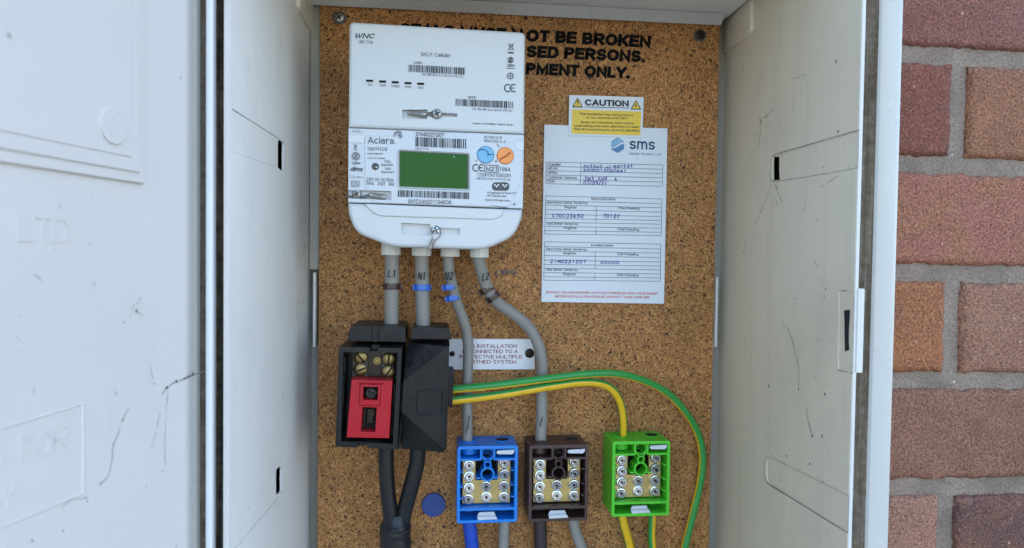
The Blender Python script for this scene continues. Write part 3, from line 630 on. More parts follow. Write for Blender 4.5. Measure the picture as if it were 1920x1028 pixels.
def emboss(bm, s, a, b_, cap, h=.0005):
    p, q = DP(*a), DP(*b_); ex = (q-p); wd = ex.length; ex.normalize(); ez = Vector((0,0,1)); ez = (ez-ex*ez.dot(ex)).normalized()
    n0 = len(bm.faces); text3(bm, s, p+nd*h, ex, ez, wd, cap); bm.faces.ensure_lookup_table()
    r = bmesh.ops.extrude_face_region(bm, geom=bm.faces[n0:])
    bmesh.ops.translate(bm, verts=[v for v in r['geom'] if isinstance(v, bmesh.types.BMVert)], vec=-nd*h)
bm = B()
emboss(bm, 'LTD', (33,452), (131,456), DP(33,400).z-DP(33,452).z)
emboss(bm, 'FOR', (40,871), (127,841), DP(40,818).z-DP(40,871).z); emboss(bm, 'Y', (5,958), (23,953), DP(10,914).z-DP(10,956).z)
emboss(bm, 'D', (-34,890), (6,879), DP(-34,834).z-DP(-34,890).z)
finish(bm, 'moulded_lettering', M['grp_door'], door, 30); bm = B()
for a, b_ in (((-60,823),(155,757)), ((155,757),(155,925)), ((155,925),(-60,1015))):
    tube(bm, [DP(*a), DP(*b_)], .0006, 6, smoothpath=False)
bmesh.ops.recalc_face_normals(bm, faces=bm.faces); finish(bm, 'moulded_outline', M['grp_door'], door, 30)
# dirt marks, cracks and cobweb strands
def mark(bm, W, n, pts, wid=.0006, blobs=True, h=.00025):
    """a thin broken strand of dirt"""
    q = [W(u, v)+n*h for u, v in pts]; out = []
    for p, p2 in zip(q, q[1:]):
        k = max(2, int((p2-p).length/.0022))
        for i in range(k): out.append(p.lerp(p2, i/k)+Vector((0, 0, random.uniform(-.0005,.0005)))+n.cross(Vector((0,0,1)))*random.uniform(-.0004,.0004))
    out.append(q[-1]); seg = []
    for p in out:
        seg.append(p)
        if len(seg) > 2 and random.random() < .16: ribbon(bm, seg, wid*random.uniform(.35,.8), n, .6); seg = []
    if len(seg) > 1: ribbon(bm, seg, wid*.6, n, .6)
    if blobs:
        for p in q:
            if random.random() < .6: disc(bm, p+n*.0001, n, wid*random.uniform(.6, 1.3), 7, jit=.45)
bm = B()
mark(bm, DP, nd, [(304,739),(312,727),(330,716),(345,710),(360,703),(384,696),(388,688)], .0008)
finish(bm, 'crack', M['dirt'], door, 0); bm = B()
mark(bm, DP, nd, [(239,769),(229,788),(222,811),(212,833),(208,868),(205,889),(188,907)], .0005)
mark(bm, DP, nd, [(255,583),(266,592)], .0006); mark(bm, DP, nd, [(214,731),(217,741)], .0006)
for u, v, r in ((264,215,.0006),(168,88,.0004),(231,605,.0005),(176,532,.0004),(305,884,.0004),(60,1014,.0006),(117,996,.0005),(338,147,.0004),(340,180,.0003),(372,247,.0004),(338,145,.0004),(372,350,.0005),(163,940,.0004),(274,912,.0004)): disc(bm, DP(u, v, .00025), nd, r, 9, jit=.35)
finish(bm, 'dirt_mark', M['dirt2'], door, 0)
bm = B()
mark(bm, DP, nd, [(314,735),(311,780),(308,830),(310,870)], .0004); mark(bm, DP, nd, [(172,60),(183,47),(189,62),(176,75)], .0005, False); mark(bm, DP, nd, [(281,690),(289,720)], .0003)
mark(bm, DP, nd, [(299,776),(290,820),(283,840)], .0004); mark(bm, DP, nd, [(62,516),(85,532)], .0004, False); mark(bm, DP, nd, [(160,933),(130,940),(115,952)], .0004); mark(bm, DP, nd, [(262,560),(246,580),(240,605)], .0003)
finish(bm, 'dirt_mark', M['dirt2'], door, 0)
bm = B()
mark(bm, WL, nL, [(464,115),(467,130)], .0009, False); mark(bm, WL, nL, [(524,52),(526,80),(528,100)], .0005); mark(bm, WL, nL, [(571,462),(566,480)], .0008); mark(bm, WL, nL, [(560,565),(556,578),(557,600)], .0006); mark(bm, WL, nL, [(569,560),(567,572)], .0006)
mark(bm, WL, nL, [(558,640),(561,655)], .0007); mark(bm, WL, nL, [(530,738),(531,750)], .0007)
for u, v in ((455,258),(480,408),(495,530),(524,780),(577,850),(517,90),(550,93),(555,75),(512,440),(532,470),(454,910),(490,925),(570,705),(571,780),(575,900),(560,940)): disc(bm, WL(u, v, .0003), nL, random.uniform(.0003,.0007), 8, jit=.4)
finish(bm, 'dirt_mark', M['dirt'], cab, 0)
bm = B()
mark(bm, WR, nR, [(1467,602),(1478,618),(1490,650),(1498,690),(1498,730)], .0006); mark(bm, WR, nR, [(1512,765),(1515,788),(1524,818)], .0008); mark(bm, WR, nR, [(1445,345),(1437,375),(1425,400),(1412,430),(1410,450)], .0005); mark(bm, WR, nR, [(1455,348),(1463,370),(1467,380)], .0009); mark(bm, WR, nR, [(1398,450),(1395,475)], .0007); mark(bm, WR, nR, [(1450,203),(1437,220),(1424,222)], .0005); mark(bm, WR, nR, [(1428,228),(1426,250),(1422,275)], .0005)
mark(bm, WR, nR, [(1571,695),(1585,697),(1599,700)], .0012, False); mark(bm, WR, nR, [(1573,545),(1587,546)], .0005, False); mark(bm, WR, nR, [(1488,147),(1510,140)], .0004); mark(bm, WR, nR, [(1541,351),(1560,338),(1572,330)], .0005)
for u, v in ((1542,818),(1448,853),(1476,855),(1546,556),(1549,542),(1547,740),(1400,545),(1431,150),(1427,228),(1544,903),(1394,130),(1568,115),(1572,247),(1492,560),(1519,870)): disc(bm, WR(u, v, .0003), nR, random.uniform(.0005,.001), 9, jit=.4)
finish(bm, 'dirt_mark', M['dirt'], cab, 0)
bm = B(); disc(bm, WR(1442, 724, .0003), nR, .0014, 12, jit=.2)
finish(bm, 'dirt_mark', M['dirt2'], cab, 0)
bm = B()
for i in range(60):
    u, v = random.uniform(1375, 1560), random.uniform(120, 1000); disc(bm, WR(u, v, .0003), nR, random.uniform(.0002,.00055), 7, jit=.5)
for i in range(45):
    u, v = random.uniform(440, 578), random.uniform(40, 1000); disc(bm, WL(u, v, .0003), nL, random.uniform(.0002,.0005), 7, jit=.5)
for i in range(14):
    u, v = random.uniform(1390, 1560), random.uniform(150, 900); mark(bm, WR, nR, [(u, v), (u+random.uniform(-8,8), v+random.uniform(6,22))], .0004)
finish(bm, 'dirt_speck', M['dirt'], cab, 0)

# ================================================================ backing board
brd = thing('backing_board', 'speckled brown chipboard panel at the back of the cabinet with black stencilled warning text', 'board', ((XLB+XRB)/2, 0, ZB))
xa, xb = P(597.5,514,0).x, P(1340,514,0).x
bm = B(); box(bm, xa, xb, 0, .018, ZB+.002, ZT-.0005, .0006); finish(bm, 'panel', M['chip'], brd)
bm = B(); yl = -.0003
for st, p0, p1, cp in (('SEALS MUST N', (748,66), (981,77.5), 23), ('OT BE BROKEN', (986.5,78), (1221,90), 23), ('UNAUTHORI', (808,99), (979,107), 22.5), ('SED PERSONS.', (986,107.5), (1209,117.5), 22.5), ('EQUI', (925,136.5), (979,139.5), 22), ('PMENT ONLY.', (985,139.5), (1181,148), 22)):
    txt(bm, st, p0, p1, cp, yl, .095, .06, .3)
finish(bm, 'lettering', M['worn'], brd, 0)
bm = B(); hand(bm, 'LNNxL', (928,516), (972,512), 9, -.0003, 2.0); finish(bm, 'pen_mark', M['inkgrey'], brd, 0)
def screw_head(c, ax, r, matn, par, name='screw', slot='cross', ang=0.3, h=.0015, dark='dark', hexa=False):
    bm = B(); lathe(bm, c, ax, [(r,0),(r,h*.5),(r*.85,h*.9),(r*.45,h*1.1),(0,h*1.12)], 24)
    o = finish(bm, name, M[matn], par, 40)
    bm = B(); ax = Vector(ax).normalized(); a0 = Vector((1,0,0)); a0 = (a0-ax*a0.dot(ax)).normalized(); b0 = ax.cross(a0)
    for k in range(2 if slot == 'cross' else 1):
        d = a0*math.cos(ang+k*math.pi/2)+b0*math.sin(ang+k*math.pi/2); s = ax.cross(d)
        L, W_ = r*(.62 if slot == 'cross' else .88), r*.13
        p = Vector(c)+ax*(h*1.15+.0001*k)
        prism(bm, [p+d*L+s*W_, p-d*L+s*W_, p-d*L-s*W_, p+d*L-s*W_], -ax*h*.5)
    finish(bm, 'drive_slot', M[dark], o, 0); return o
bm = B(); disc(bm, P(636,33,-.0004), (0,-1,0), .0056, 22, jit=.08); finish(bm, 'screw_stain', M['dirt'], brd, 0)
bm = B(); disc(bm, P(1313,66,-.0004), (0,-1,0), .0060, 22, jit=.16); finish(bm, 'screw_stain', M['dirt'], brd, 0)
screw_head(P(636,33,-.0005), (0,-1,0), .0042, 'steel_dark', brd, ang=.6); screw_head(P(1313,66,-.0005), (0,-1,0), .0044, 'bakelite', brd, ang=1.0)

# ================================================================ smart meter
YM = -.088
met = thing('smart_meter', 'white smart electricity meter with green display and blue and orange buttons', 'electricity meter', P(818, 470, -.04))
OUT_HUB = rpoly([(654.5,40),(985.5,60),(983.5,251.5),(652.8,238.5)], [10,10,0,0])
bm = B(); prism(bm, pxs(OUT_HUB, YM), (0, .075, 0), .0028, 3)
hub = finish(bm, 'comms_hub', M['meter'], met, 30)
bm = B(); prism(bm, pxs([(653.2,240),(982.8,253),(980.5,391.5),(652.4,379.5)], YM+.0004), (0, .075, 0), .0006, 2)
body = finish(bm, 'meter_body', M['label'], met, 30)
bm = B(); prism(bm, pxs(rpoly([(652.4,380.7),(980.4,392.5),(979,409),(964,444),(910,468.5),(735,463),(666,437),(652,398)], [0,0,14,26,20,16,26,14], 6), YM-.0002), (0, .075, 0), .0032, 3)
cov = finish(bm, 'terminal_cover', M['meter_lo'], met, 30)
def mcut(o, pts, rad, d, y=YM): 
    bm = B(); q = rpoly(pts, rad, 4); prism(bm, [P(u, v, y-.004)+Vector((0,0,0)) for u, v in q], (0, d+.004, 0)); return bm
cut(hub, [mcut(hub, quad((753.5,203.5),(801,221.5),0), 1, .004), mcut(hub, [(801,208),(858,211),(858,217.5),(801,216)], 0, .0025)])
cut(body, [mcut(body, [(746.5,280.5),(880.5,287.5),(880.5,357),(746.5,352)], 3, .003), mcut(body, [(650,355.5),(733,357.5),(733,375),(650,371)], 3, .004)])
cut(cov, [mcut(cov, [(752,417.5),(807,420),(807,442.5),(752,440)], 1, .004), mcut(cov, [(807,426),(863,428.5),(863,440.5),(807,438)], 1, .003)])
# label sheet and tongue of the cover
yl = YM-.0004
bm = B(); prism(bm, pxs(rpoly([(684.5,254),(970,267),(981,285),(976,345),(955,388.5),(700,380),(684.5,352)], [6,14,4,40,8,4,4], 5), YM-.0003), (0,.0006,0), .0002, 1); lab = finish(bm, 'label_plate', M['label'], met, 0)
cut(lab, [mcut(lab, [(746.5,280.5),(880.5,287.5),(880.5,357),(746.5,352)], 3, .003), mcut(lab, [(650,355.5),(733,357.5),(733,375),(650,371)], 3, .004)])
bm = B(); prism(bm, pxs(rpoly([(683,382),(944,392.5),(943,404),(928,412),(704,405)], [0,0,9,9,20], 6), YM-.0018), (0,.002,0), .001, 2); finish(bm, 'cover_tongue', M['meter_lo'], met, 30)
bm = B(); prism(bm, pxs([(653.5,254),(683,255.5),(683,268.5),(653.5,267)], yl), (0,.0003,0)); finish(bm, 'label_corner', M['pocket'], met, 0); bm = B(); prism(bm, pxs([(961,267),(982,268),(981.5,282),(972,281)], yl-.0002), (0,.0003,0)); finish(bm, 'label_corner', M['pocket'], met, 0)
# display
bm = B(); q = rpoly([(746,280),(881,287),(881,357.5),(746,352.5)], 4, 4); qi = rpoly([(748.5,282.5),(878.5,289.3),(878.5,354.8),(748.5,350)], 3, 4)
A = [bm.verts.new(P(u, v, YM-.0012)) for u, v in q]; C_ = [bm.verts.new(P(u, v, YM+.0002)) for u, v in qi]; A2 = [bm.verts.new(P(u, v, YM)) for u, v in q]
for i in range(len(A)):
    j = (i+1) % len(A); bm.faces.new((A[i], A[j], C_[j], C_[i])); bm.faces.new((A2[i], A2[j], A[j], A[i]))
bmesh.ops.recalc_face_normals(bm, faces=bm.faces); finish(bm, 'display_bezel', M['meter_lo'], met, 30)
bm = B(); prism(bm, pxs(rpoly([(747.5,281.5),(879.5,288.3),(879.5,355.8),(747.5,351)], 3, 4), YM+.0006), (0,.001,0)); dsp = finish(bm, 'display', M['lcd'], met, 0)
bm = B()
for a, b_ in (((749,283.5),(878,290)), ((749.5,283.5),(749.5,349.5)), ((877.3,291),(877.3,354))): linepx(bm, a, b_, 2.0, YM+.0004)
finish(bm, 'display_edge', M['lcdframe'], dsp, 0)
bm = B(); disc(bm, P(851.5,294.3,YM+.0003), (0,-1,0), .0004, 8); disc(bm, P(806,285.5,YM-.0002), (0,-1,0), .0005, 8); finish(bm, 'glint', M['plate'], dsp, 0)
# buttons
for (u, v, r, mm, gm, lb) in ((910.5,290.5,15.6,'btn_blue','groove_b','round blue button'), (947.5,292.2,15.6,'btn_or','groove_o','round orange button')):
    k = .517/FPX; bm = B(); lathe(bm, P(u, v, YM), (0,-1,0), [(r*k,0),(r*k,.0006),(r*k*.94,.001),(0,.001)], 36); bt = finish(bm, 'button', M[mm], met, 30); bt['label'] = lb
    bm = B(); torus(bm, P(u, v, YM-.0006), (0,-1,0), r*k, .00022, 36, 6)
    if mm == 'btn_blue': 
        for pts in ([(897,283),(905,280.5),(914,285),(916,292)], [(913,292),(920,290),(925,290)]): tube(bm, [P(a, c, YM-.001) for a, c in pts], .00042, 6)
    else:
        for pts in ([(937,298),(948,292),(957,284.5)], [(937.5,300),(948,294.5),(958,287)]): tube(bm, [P(a, c, YM-.001) for a, c in pts], .00036, 6)
    finish(bm, 'moulded_line', M[gm], bt, 40)
# indicator windows, pulse window, optical port
for u, v in ((693,151.5),(717.3,153),(741.2,154.4),(765,156),(788.6,157.2)):
    bm = B(); prism(bm, pxs(rpoly([(u-6.6,v-2.2),(u+6.6,v-1.8),(u+6.6,v+2.4),(u-6.6,v+2.0)], .8, 2), YM-.0002), (0,.0005,0)); finish(bm, 'indicator_window', M['dark'], met, 0)
bm = B(); lathe(bm, P(704,312.6,YM), (0,-1,0), [(.0026,0),(.0026,.0008),(.0022,.001),(0,.001)], 20); o = finish(bm, 'pulse_window', M['blackgloss'], met); bm = B(); disc(bm, P(706,314,YM-.0011), (0,-1,0), .0006, 8); finish(bm, 'lens', M['plate'], o, 0)
bm = B(); prism(bm, pxs(rpoly(quad((923,342),(955,357.5),0), 7.5, 6), YM-.001), (0,.0015,0), .0004, 1); o = finish(bm, 'optical_port', M['blackgloss'], met)
for u in (931.5,947): 
    bm = B(); lathe(bm, P(u, 349.8, YM-.001), (0,-1,0), [(.0024,0),(.0024,.0002),(.0021,.0001),(0,.0001)], 16, mi=1); 
    for a in range(3): box(bm, *(lambda p: (p.x-.0007, p.x+.0004, YM-.0014, YM-.001, p.z-.0006, p.z+.0005))(P(u-3+3*a, 347+3*(a % 2), YM-.001)))
    finish(bm, 'lens', [M['plate'], M['blackgloss']], o)
# glands
for (a, c, v0, v1) in ((715,751,461,478.5),(772,808.5,463,480),(826,862,464.5,481.5),(881,916.5,466,483)):
    ct = P((a+c)/2, v1, -.047); rr = (c-a)/2*.558/FPX; hh = P((a+c)/2, v0, -.047).z-ct.z
    bm = B(); lathe(bm, ct, (0,0,1), [(rr*.78,.001),(rr*.8,0),(rr*.97,0),(rr,.0006),(rr,hh*.55),(rr*.98,hh*.6),(rr*.98,hh+.004)], 12); finish(bm, 'cable_gland', M['gland'], met, 20)
# seals
def seal_screw(u, v, y, r=.0036, matn='steel'): return screw_head(P(u, v, y), (0,-1,0), r, matn, met, 'seal_screw', ang=.5, h=.002)
seal_screw(819.5,214,YM-.0003,.0037,'steel_dark'); seal_screw(669,364,YM+.002,.0034,'steel_dark'); seal_screw(818,432,YM+.001,.0034,'steel')
def crimp(a, b_, y, r, fl=.8):
    bm = B(); p, q = P(*a, y), P(*b_, y); tube(bm, [p, p.lerp(q,.08), p.lerp(q,.3), p.lerp(q,.5), p.lerp(q,.75), p.lerp(q,.94), q], r, 10, smoothpath=False, radf=lambda t: (.8,1,.85,.92,1,1,.8)[round(t*6)], flat=fl); o = finish(bm, 'seal_crimp', M['crimp'], met, 40)
    d = (q-p).normalized(); bm = B(); lathe(bm, p-d*.0002, -d, [(r*.5,0),(0,.0002)], 8); finish(bm, 'crimp_hole', M['dark'], o); return o
crimp((765,211.5),(798,215.5),YM+.001,.0024); crimp((693,365.5),(723,370.5),YM+.0008,.0026); crimp((806,467),(813,449),YM-.003,.0026,.7)
bm = B(); tube(bm, [P(u,v,YM-.0005) for u,v in ((798,214.5),(806,212),(819,205.8),(828,213),(819,222),(806,217),(798,216))], .00045, 6); finish(bm, 'seal_wire', M['steel_dark'], met, 60); bm = B()
tube(bm, [P(u,v,YM+.0012) for u,v in ((650,367),(660,368.5),(670,372),(680,368.5),(694,364.5))], .0005, 6); finish(bm, 'seal_wire', M['steel_dark'], met, 60); bm = B(); tube(bm, [P(u,v,YM+.0012) for u,v in ((650,369),(664,371.5),(680,371.5),(694,367.5))], .0005, 6); finish(bm, 'seal_wire', M['steel_dark'], met, 60); bm = B()
tube(bm, [P(u,v,YM-.002) for u,v in ((811.5,450),(810,441),(812.5,432),(818,424),(825,430),(826,440),(820,448),(813.5,451))], .00035, 6); tube(bm, [P(u,v,YM-.0008) for u,v in ((828,212.5),(845,214),(857,215))], .0006, 6)
finish(bm, 'seal_wire', M['steel_dark'], met, 60)
# printing
bm = B(); yh = YM-.00025; g = B(); k = B()
txt(k, 'WNC', c1(120,187), c1(285,190), 9.2, yh, .035, .3, 1.0); txt(bm, 'UBC-TN6', c1(146,229), c1(264,235), 5.8, yh, .004)
txt(bm, 'SKU1 Cellular', c1(665,338), c1(917,348), 7.6, yh, .003); txt(k, 'CHFID', c1(604,402), c1(678,405), 4.6, yh, .012); txt(bm, '00-0B-6B-01-00-07-FE-2C', c1(675,499), c1(1020,519), 4.6, yh, .0)
txt(k, 'GPFID', c1(1060,692), c1(1129,695), 4.6, yh, .012); txt(bm, '00-0B-6B-AA-00-07-FE-2C', c1(1100,789), c1(1432,806), 4.6, yh)
for s, a, b_, v in (('SW',221,258,586),('WAN',319,375,592),('MESH',421,488,598),('HAN',533,585,604),('GAS',640,688,610)): txt(bm, s, c1(a,v), c1(b_,v+3), 5, yh, .002)
txt(k, 'Version 01 | 20190605 |  Made in Taiwan', c1(1100,908), c1(1440,920), 3.4, yh, .01)
barcode(k, c1(563,408), c1(1038,434), 60/4.47, yh, 44, 3); barcode(k, c1(958,695), c1(1444,718), 58/4.47, yh, 44, 5)
def ringpx(b_, c, r, wpx, y):
    kk = (P(*c, y)-CAM).dot(FW)/FPX
    pts = [P(c[0]+r*math.cos(t), c[1]+r*math.sin(t), y) for t in [2*math.pi*i/24 for i in range(25)]]; ribbon(b_, pts, wpx*kk, (0,-1,0))
def polypx(b_, pts, y): b_.faces.new([b_.verts.new(P(u, v, y)) for u, v in pts])
def weee(b_, u, v, s, y):
    for a, c in (((-6,-7),(6,7)),((6,-7),(-6,7)),((-4,-4),(4,-4.2)),((-3.4,-4),(-2.6,5)),((3.4,-4),(2.6,5)),((-2.6,5),(2.6,5))): linepx(b_, (u+a[0]*s, v+a[1]*s), (u+c[0]*s, v+c[1]*s), 1.1*s, y)
def zig(b_, u, v, r, y):
    ringpx(b_, (u, v), r*.86, r*.3, y); polypx(b_, [(u-r*.5,v-r*.55),(u+r*.6,v-r*.55),(u-r*.05,v+r*.1)], y); polypx(b_, [(u-r*.6,v+r*.55),(u+r*.1,v-r*.1),(u+r*.5,v+r*.55)], y)
    linepx(b_, (u-r*.6, v+r*.5), (u+r*.6, v-r*.5), r*.25, y-.00005)
def ce(b_, u0, u1, v, h, y, wpx=2.0):
    r = h/2
    for cx in (u0+r, u0+(u1-u0)*.56+r):
        pts = [P(cx+r*math.cos(t), v+r*math.sin(t), y) for t in [R(60+240*i/16) for i in range(17)]]; ribbon(b_, pts, wpx*.517/FPX, (0,-1,0))
    linepx(b_, (u0+(u1-u0)*.56, v), (u1-1.5, v), wpx, y)
weee(k, 958, 88, .95, yh); polypx(k, [(952.5,97.6),(963.3,98),(963.3,100.6),(952.5,100.2)], yh)
zig(k, 957.3, 112.8, 5.6, yh); txt(k, 'ZigBee', (950.2,124.6), (964.6,125.3), 5, yh, .02, .2); linepx(k, (949,128), (965.5,128.6), 1.1, yh)
ringpx(g, (957,142.5), 5.4, 2.6, yh); linepx(g, (957,138),(957,147), 2, yh-.00005); linepx(g, (953,142),(961,142.5), 1.5, yh-.00005); ce(k, 946, 965, 165.3, 13.4, yh, 2.1)
# body printing
yb_ = YM-.0006
txt(g, 'Made in EU', c2(80,70), c2(142,72), 4, yb_, .01); txt(k, 'Aclara.', c2(195,155), c2(403,160), 12.4, yb_, -.004)
for pts in ([(-8,3),(-7.5,-4),(-2,-8.5),(5,-7.5),(8,-2),(3,-4.5),(-3,-3)], [(-2,0.5),(3,-2.5),(8,0),(6.5,5),(1,7),(4,3)]): polypx(g, [(746.3+a, 253.6+c) for a, c in pts], yb_)
txt(k, '21M0221207', c2(549,98), c2(763,107), 7.4, yb_, .004); barcode(k, c2(549,107), c2(933,124), 70/3.95, yb_, 34, 8); txt(k, 'HB0377Y1000', c2(549,197), c2(648,201), 2.6, yb_, .01)
txt(k, 'SGM1412-B', c2(195,206), c2(338,210), 6.6, yb_); txt(k, '60503846600007', c2(195,236), c2(310,238), 3, yb_, .006); txt(k, 'E1HS v0.5 compliant', c2(195,268), c2(325,271), 3, yb_, .006)
for s, a, b_, v in (('1000',317,364,298),('imp/kWh',296,384,322),('1000',322,368,351),('imp/kvarh',296,392,375)): txt(k, s, c2(a,v), c2(b_,v+2), 4.6, yb_, .002)
txt(k, '230V 0.5-10(100)A', c2(186,431), c2(388,440), 6.2, yb_, .002); txt(k, '50Hz', c2(186,460), c2(242,462), 6, yb_, .002); txt(k, '2021', c2(268,464), c2(323,466), 6, yb_, .002); txt(k, '3K6', c2(349,467), c2(391,469), 6, yb_, .002)
weee(k, 666.5, 274.5, .55, yb_); linepx(k, (663,280.8),(670,281.2), 1, yb_); zig(g, 667, 293, 7.6, yb_); txt(k, 'ZigBee', (659.5,307.5), (675.5,308.2), 4.6, yb_, .01, .2); txt(k, 'dlms', (657,320.5), (680.5,321.4), 8, yb_, .02, .3)
txt(g, 'Li', c2(66,410), c2(88,411), 5.5, yb_); linepx(g, c2(92,402), c2(162,406), .9, yb_); linepx(g, c2(126,396), c2(126,412), 1.2, yb_)
for r in (5.4, 2.8):
    cx, cy = c2(97,454); qd = [(cx-r,cy-r),(cx+r,cy-r),(cx+r,cy+r),(cx-r,cy+r)]
    for i in range(4): linepx(g, qd[i], qd[(i+1) % 4], 1.1, yb_)
linepx(g, c2(132,430), c2(132,472), 1.1, yb_); linepx(g, c2(126,464), c2(132,472), 1.1, yb_)
txt(k, 'ACTIVE: CL B', c2(1059,116), c2(1190,120), 4.6, yb_); txt(k, 'REACTIVE: CL 2', c2(1059,144), c2(1215,151), 4.6, yb_); linepx(k, c2(1152,155), c2(1172,185), 1, yb_)
txt(k, 'A', c2(992,291), c2(1008,292), 4.6, yb_); txt(k, 'B', c2(1140,295), c2(1153,296), 4.6, yb_); ce(k, 886.5, 906, 314.8, 12.5, yb_, 2.0)
qd = [c2(1061,315), c2(1163,318), c2(1163,370), c2(1061,366)]
for i in range(4): linepx(k, qd[i], qd[(i+1) % 4], 1.2, yb_)
txt(k, 'M21', c2(1072,358), c2(1152,361), 8.6, yb_, .012); txt(k, '1984', c2(1172,360), c2(1252,363), 7.4, yb_, .004)
txt(k, '1239/ON/1000201', c2(1007,398), c2(1254,406), 6.6, yb_, .004); txt(k, 'METROLOGY FW.01.01.20', c2(1004,422), c2(1254,431), 3.8, yb_)
txt(k, 'Pol. Ugaldeguren III, Parcela 27-4', c2(1081,526), c2(1293,531), 3.6, yb_, .006); txt(k, '48170 Zamudio, Spain', c2(1081,548), c2(1222,553), 3.6, yb_, .006); txt(k, 'Property of SMS Meter Assets', c2(1064,579), c2(1248,586), 3.6, yb_, .006)
barcode(k, c2(420,500), c2(955,518), 50/3.95, yb_, 52, 11); txt(k, '001D240201194E06', c2(495,598), c2(815,606), 7.4, yb_, .004)
polypx(k, [c2(1080,612), c2(1235,628), c2(1225,632)], YM-.0009); polypx(k, [c2(1268,605), c2(1295,597), c2(1284,612)], YM-.0009)
finish(bm, 'lettering', M['inkgrey'], met, 0); finish(k, 'lettering', M['ink'], met, 0); finish(g, 'symbol', M['inkmid'], met, 0)
# darker line where the hub sits on the meter
bm = B(); linepx(bm, c2(590,57), c2(960,72), 1.3, YM-.0005); finish(bm, 'seam', M['inkmid'], met, 0)

# ================================================================ record card
card = thing('record_card', 'white meter record card with printed tables and violet handwriting on the chipboard', 'card', P(1130, 570, -.001))
bm = B(); prism(bm, pxs(rpoly([(1020.5,233.5),(1252,241),(1245.3,570),(1015,566.5)], 1.5, 2), -.0022), (0,.0019,0), .0003, 1); finish(bm, 'sheet', M['paper'], card, 30)
yc = -.0025; k = B(); ru = B(); hw = B(); rd = B()
def T3(b_, s, x0, z0, x1, z1, cap, **kw): txt(b_, s, c3(x0, z0), c3(x1, z1), cap/2.448, kw.pop('y', yc), **kw)
def table(x0, y0, x1, y1, x2, y2, x3, y3, fr, div=None):
    tl, tr, br, bl = (x0,y0),(x1,y1),(x2,y2),(x3,y3)
    Lp = lambda t: (bl[0]*t+tl[0]*(1-t), bl[1]*t+tl[1]*(1-t)); Rp = lambda t: (br[0]*t+tr[0]*(1-t), br[1]*t+tr[1]*(1-t))
    for f in fr: linepx(ru, c3(*Lp(f)), c3(*Rp(f)), .75, yc)
    linepx(ru, c3(*tl), c3(*bl), .75, yc); linepx(ru, c3(*tr), c3(*br), .75, yc)
    for (s, fa, fb) in (div or []):
        g_ = lambda t: (Lp(t)[0]*(1-s)+Rp(t)[0]*s, Lp(t)[1]*(1-s)+Rp(t)[1]*s); linepx(ru, c3(*g_(fa)), c3(*g_(fb)), .75, yc)
table(60,352,595,366,592,464,57,452, (0,.2,.4,.6,.8,1), [(.297,0,1)])
table(57,508,590,522,587,690,52,683, (0,.127,.24,.36,.48,.59,.69,.80,.91,1), [(.438,.24,.69),(.438,.80,1)])
table(52,718,585,730,583,900,48,895, (0,.127,.24,.36,.48,.59,.69,.80,.91,1), [(.438,.24,.69),(.438,.80,1)])
for s, x0, x1, z in (('Supplier',68,128,368),('MPAN',66,110,387),('MPRN',66,110,407),('Customer Address',65,200,427),('Date',65,98,446)): T3(k, s, x0, z, x1, z+(x1-x0)*.026, 11.5, bold=.01)
for s, x0, x1, z in (('Removed Meter',266,378,527),('Electricity Meter Serial No:',63,251,543),('Register',142,200,565),('Final Reading',389,487,569),('Gas Meter Serial No:',62,207,640),('Register',139,200,660),('Final Reading',387,485,666),('Installed Meter',265,370,739),('Electricity Meter Serial No:',59,247,756),('Register',138,198,776),('Start Reading',386,482,780),('Gas Meter Serial No:',58,204,851),('Register',137,197,872),('Start Reading',385,482,876)): T3(k, s, x0, z, x1, z+(x1-x0)*.02, 11, bold=.008)
def H3(s, x0, z0, x1, z1, cap): hand(hw, s, c3(x0, z0), c3(x1, z1), cap/2.448, yc-.0001, 1.35)
H3('output', 228,377,318,380,17); H3('ul', 332,381,360,382,15); H3('market', 366,378,458,377,15); H3('2000012060661', 226,397,428,400,13); H3('3N3 5HP, 4', 232,437,385,440,16); H3('07/09/21', 228,455,338,459,16)
H3('S70C03650', 82,606,230,607,15); H3('7012C', 316,607,398,609,15); H3('21M0221207', 75,815,242,817,14); H3('00000', 306,818,394,820,12)
T3(rd, 'SHOULD YOU ENCOUNTER ANY FAULT/PROBLEM WITH YOUR SMART', 57,955,572,962, 10.5, bold=.02); T3(rd, 'METER INSTALLATION PLEASE CONTACT YOUR SUPPLIER.', 97,974,535,979, 10.5, bold=.02)
nv = B(); lg = B(); T3(nv, 'sms', 441,293,558,297, 50, bold=.02); T3(lg, 'Meter Assets Ltd', 440,320,585,323, 13, bold=.002)
l1 = B(); l2 = B(); cx, cz = 387, 276
hexp = [(cx+34*math.sin(R(60*i)), cz-36*math.cos(R(60*i))) for i in range(6)]
polypx(l1, [c3(*p) for p in rpoly(hexp, 5, 3)], yc); polypx(l2, [c3(*p) for p in ((357,264),(372,252),(387,243),(416,259),(400,262),(385,274),(372,279),(357,277))], yc-.0001)
wv = B(); polypx(wv, [c3(*p) for p in ((357,281),(372,283),(388,274),(402,263),(417,262),(417,270),(404,270),(390,280),(374,289),(357,288))], yc-.00015)
finish(k, 'lettering', M['ink'], card, 0); finish(ru, 'ruled_line', M['rule'], card, 0); finish(hw, 'handwriting', M['pen'], card, 0); finish(rd, 'lettering', M['red_ink'], card, 0); finish(nv, 'lettering', M['navy'], card, 0); finish(lg, 'lettering', M['logo1'], card, 0)
lo = finish(l1, 'logo', M['logo1'], card, 0); finish(l2, 'logo_facet', M['logo2'], lo, 0); finish(wv, 'logo_wave', M['paper'], lo, 0)

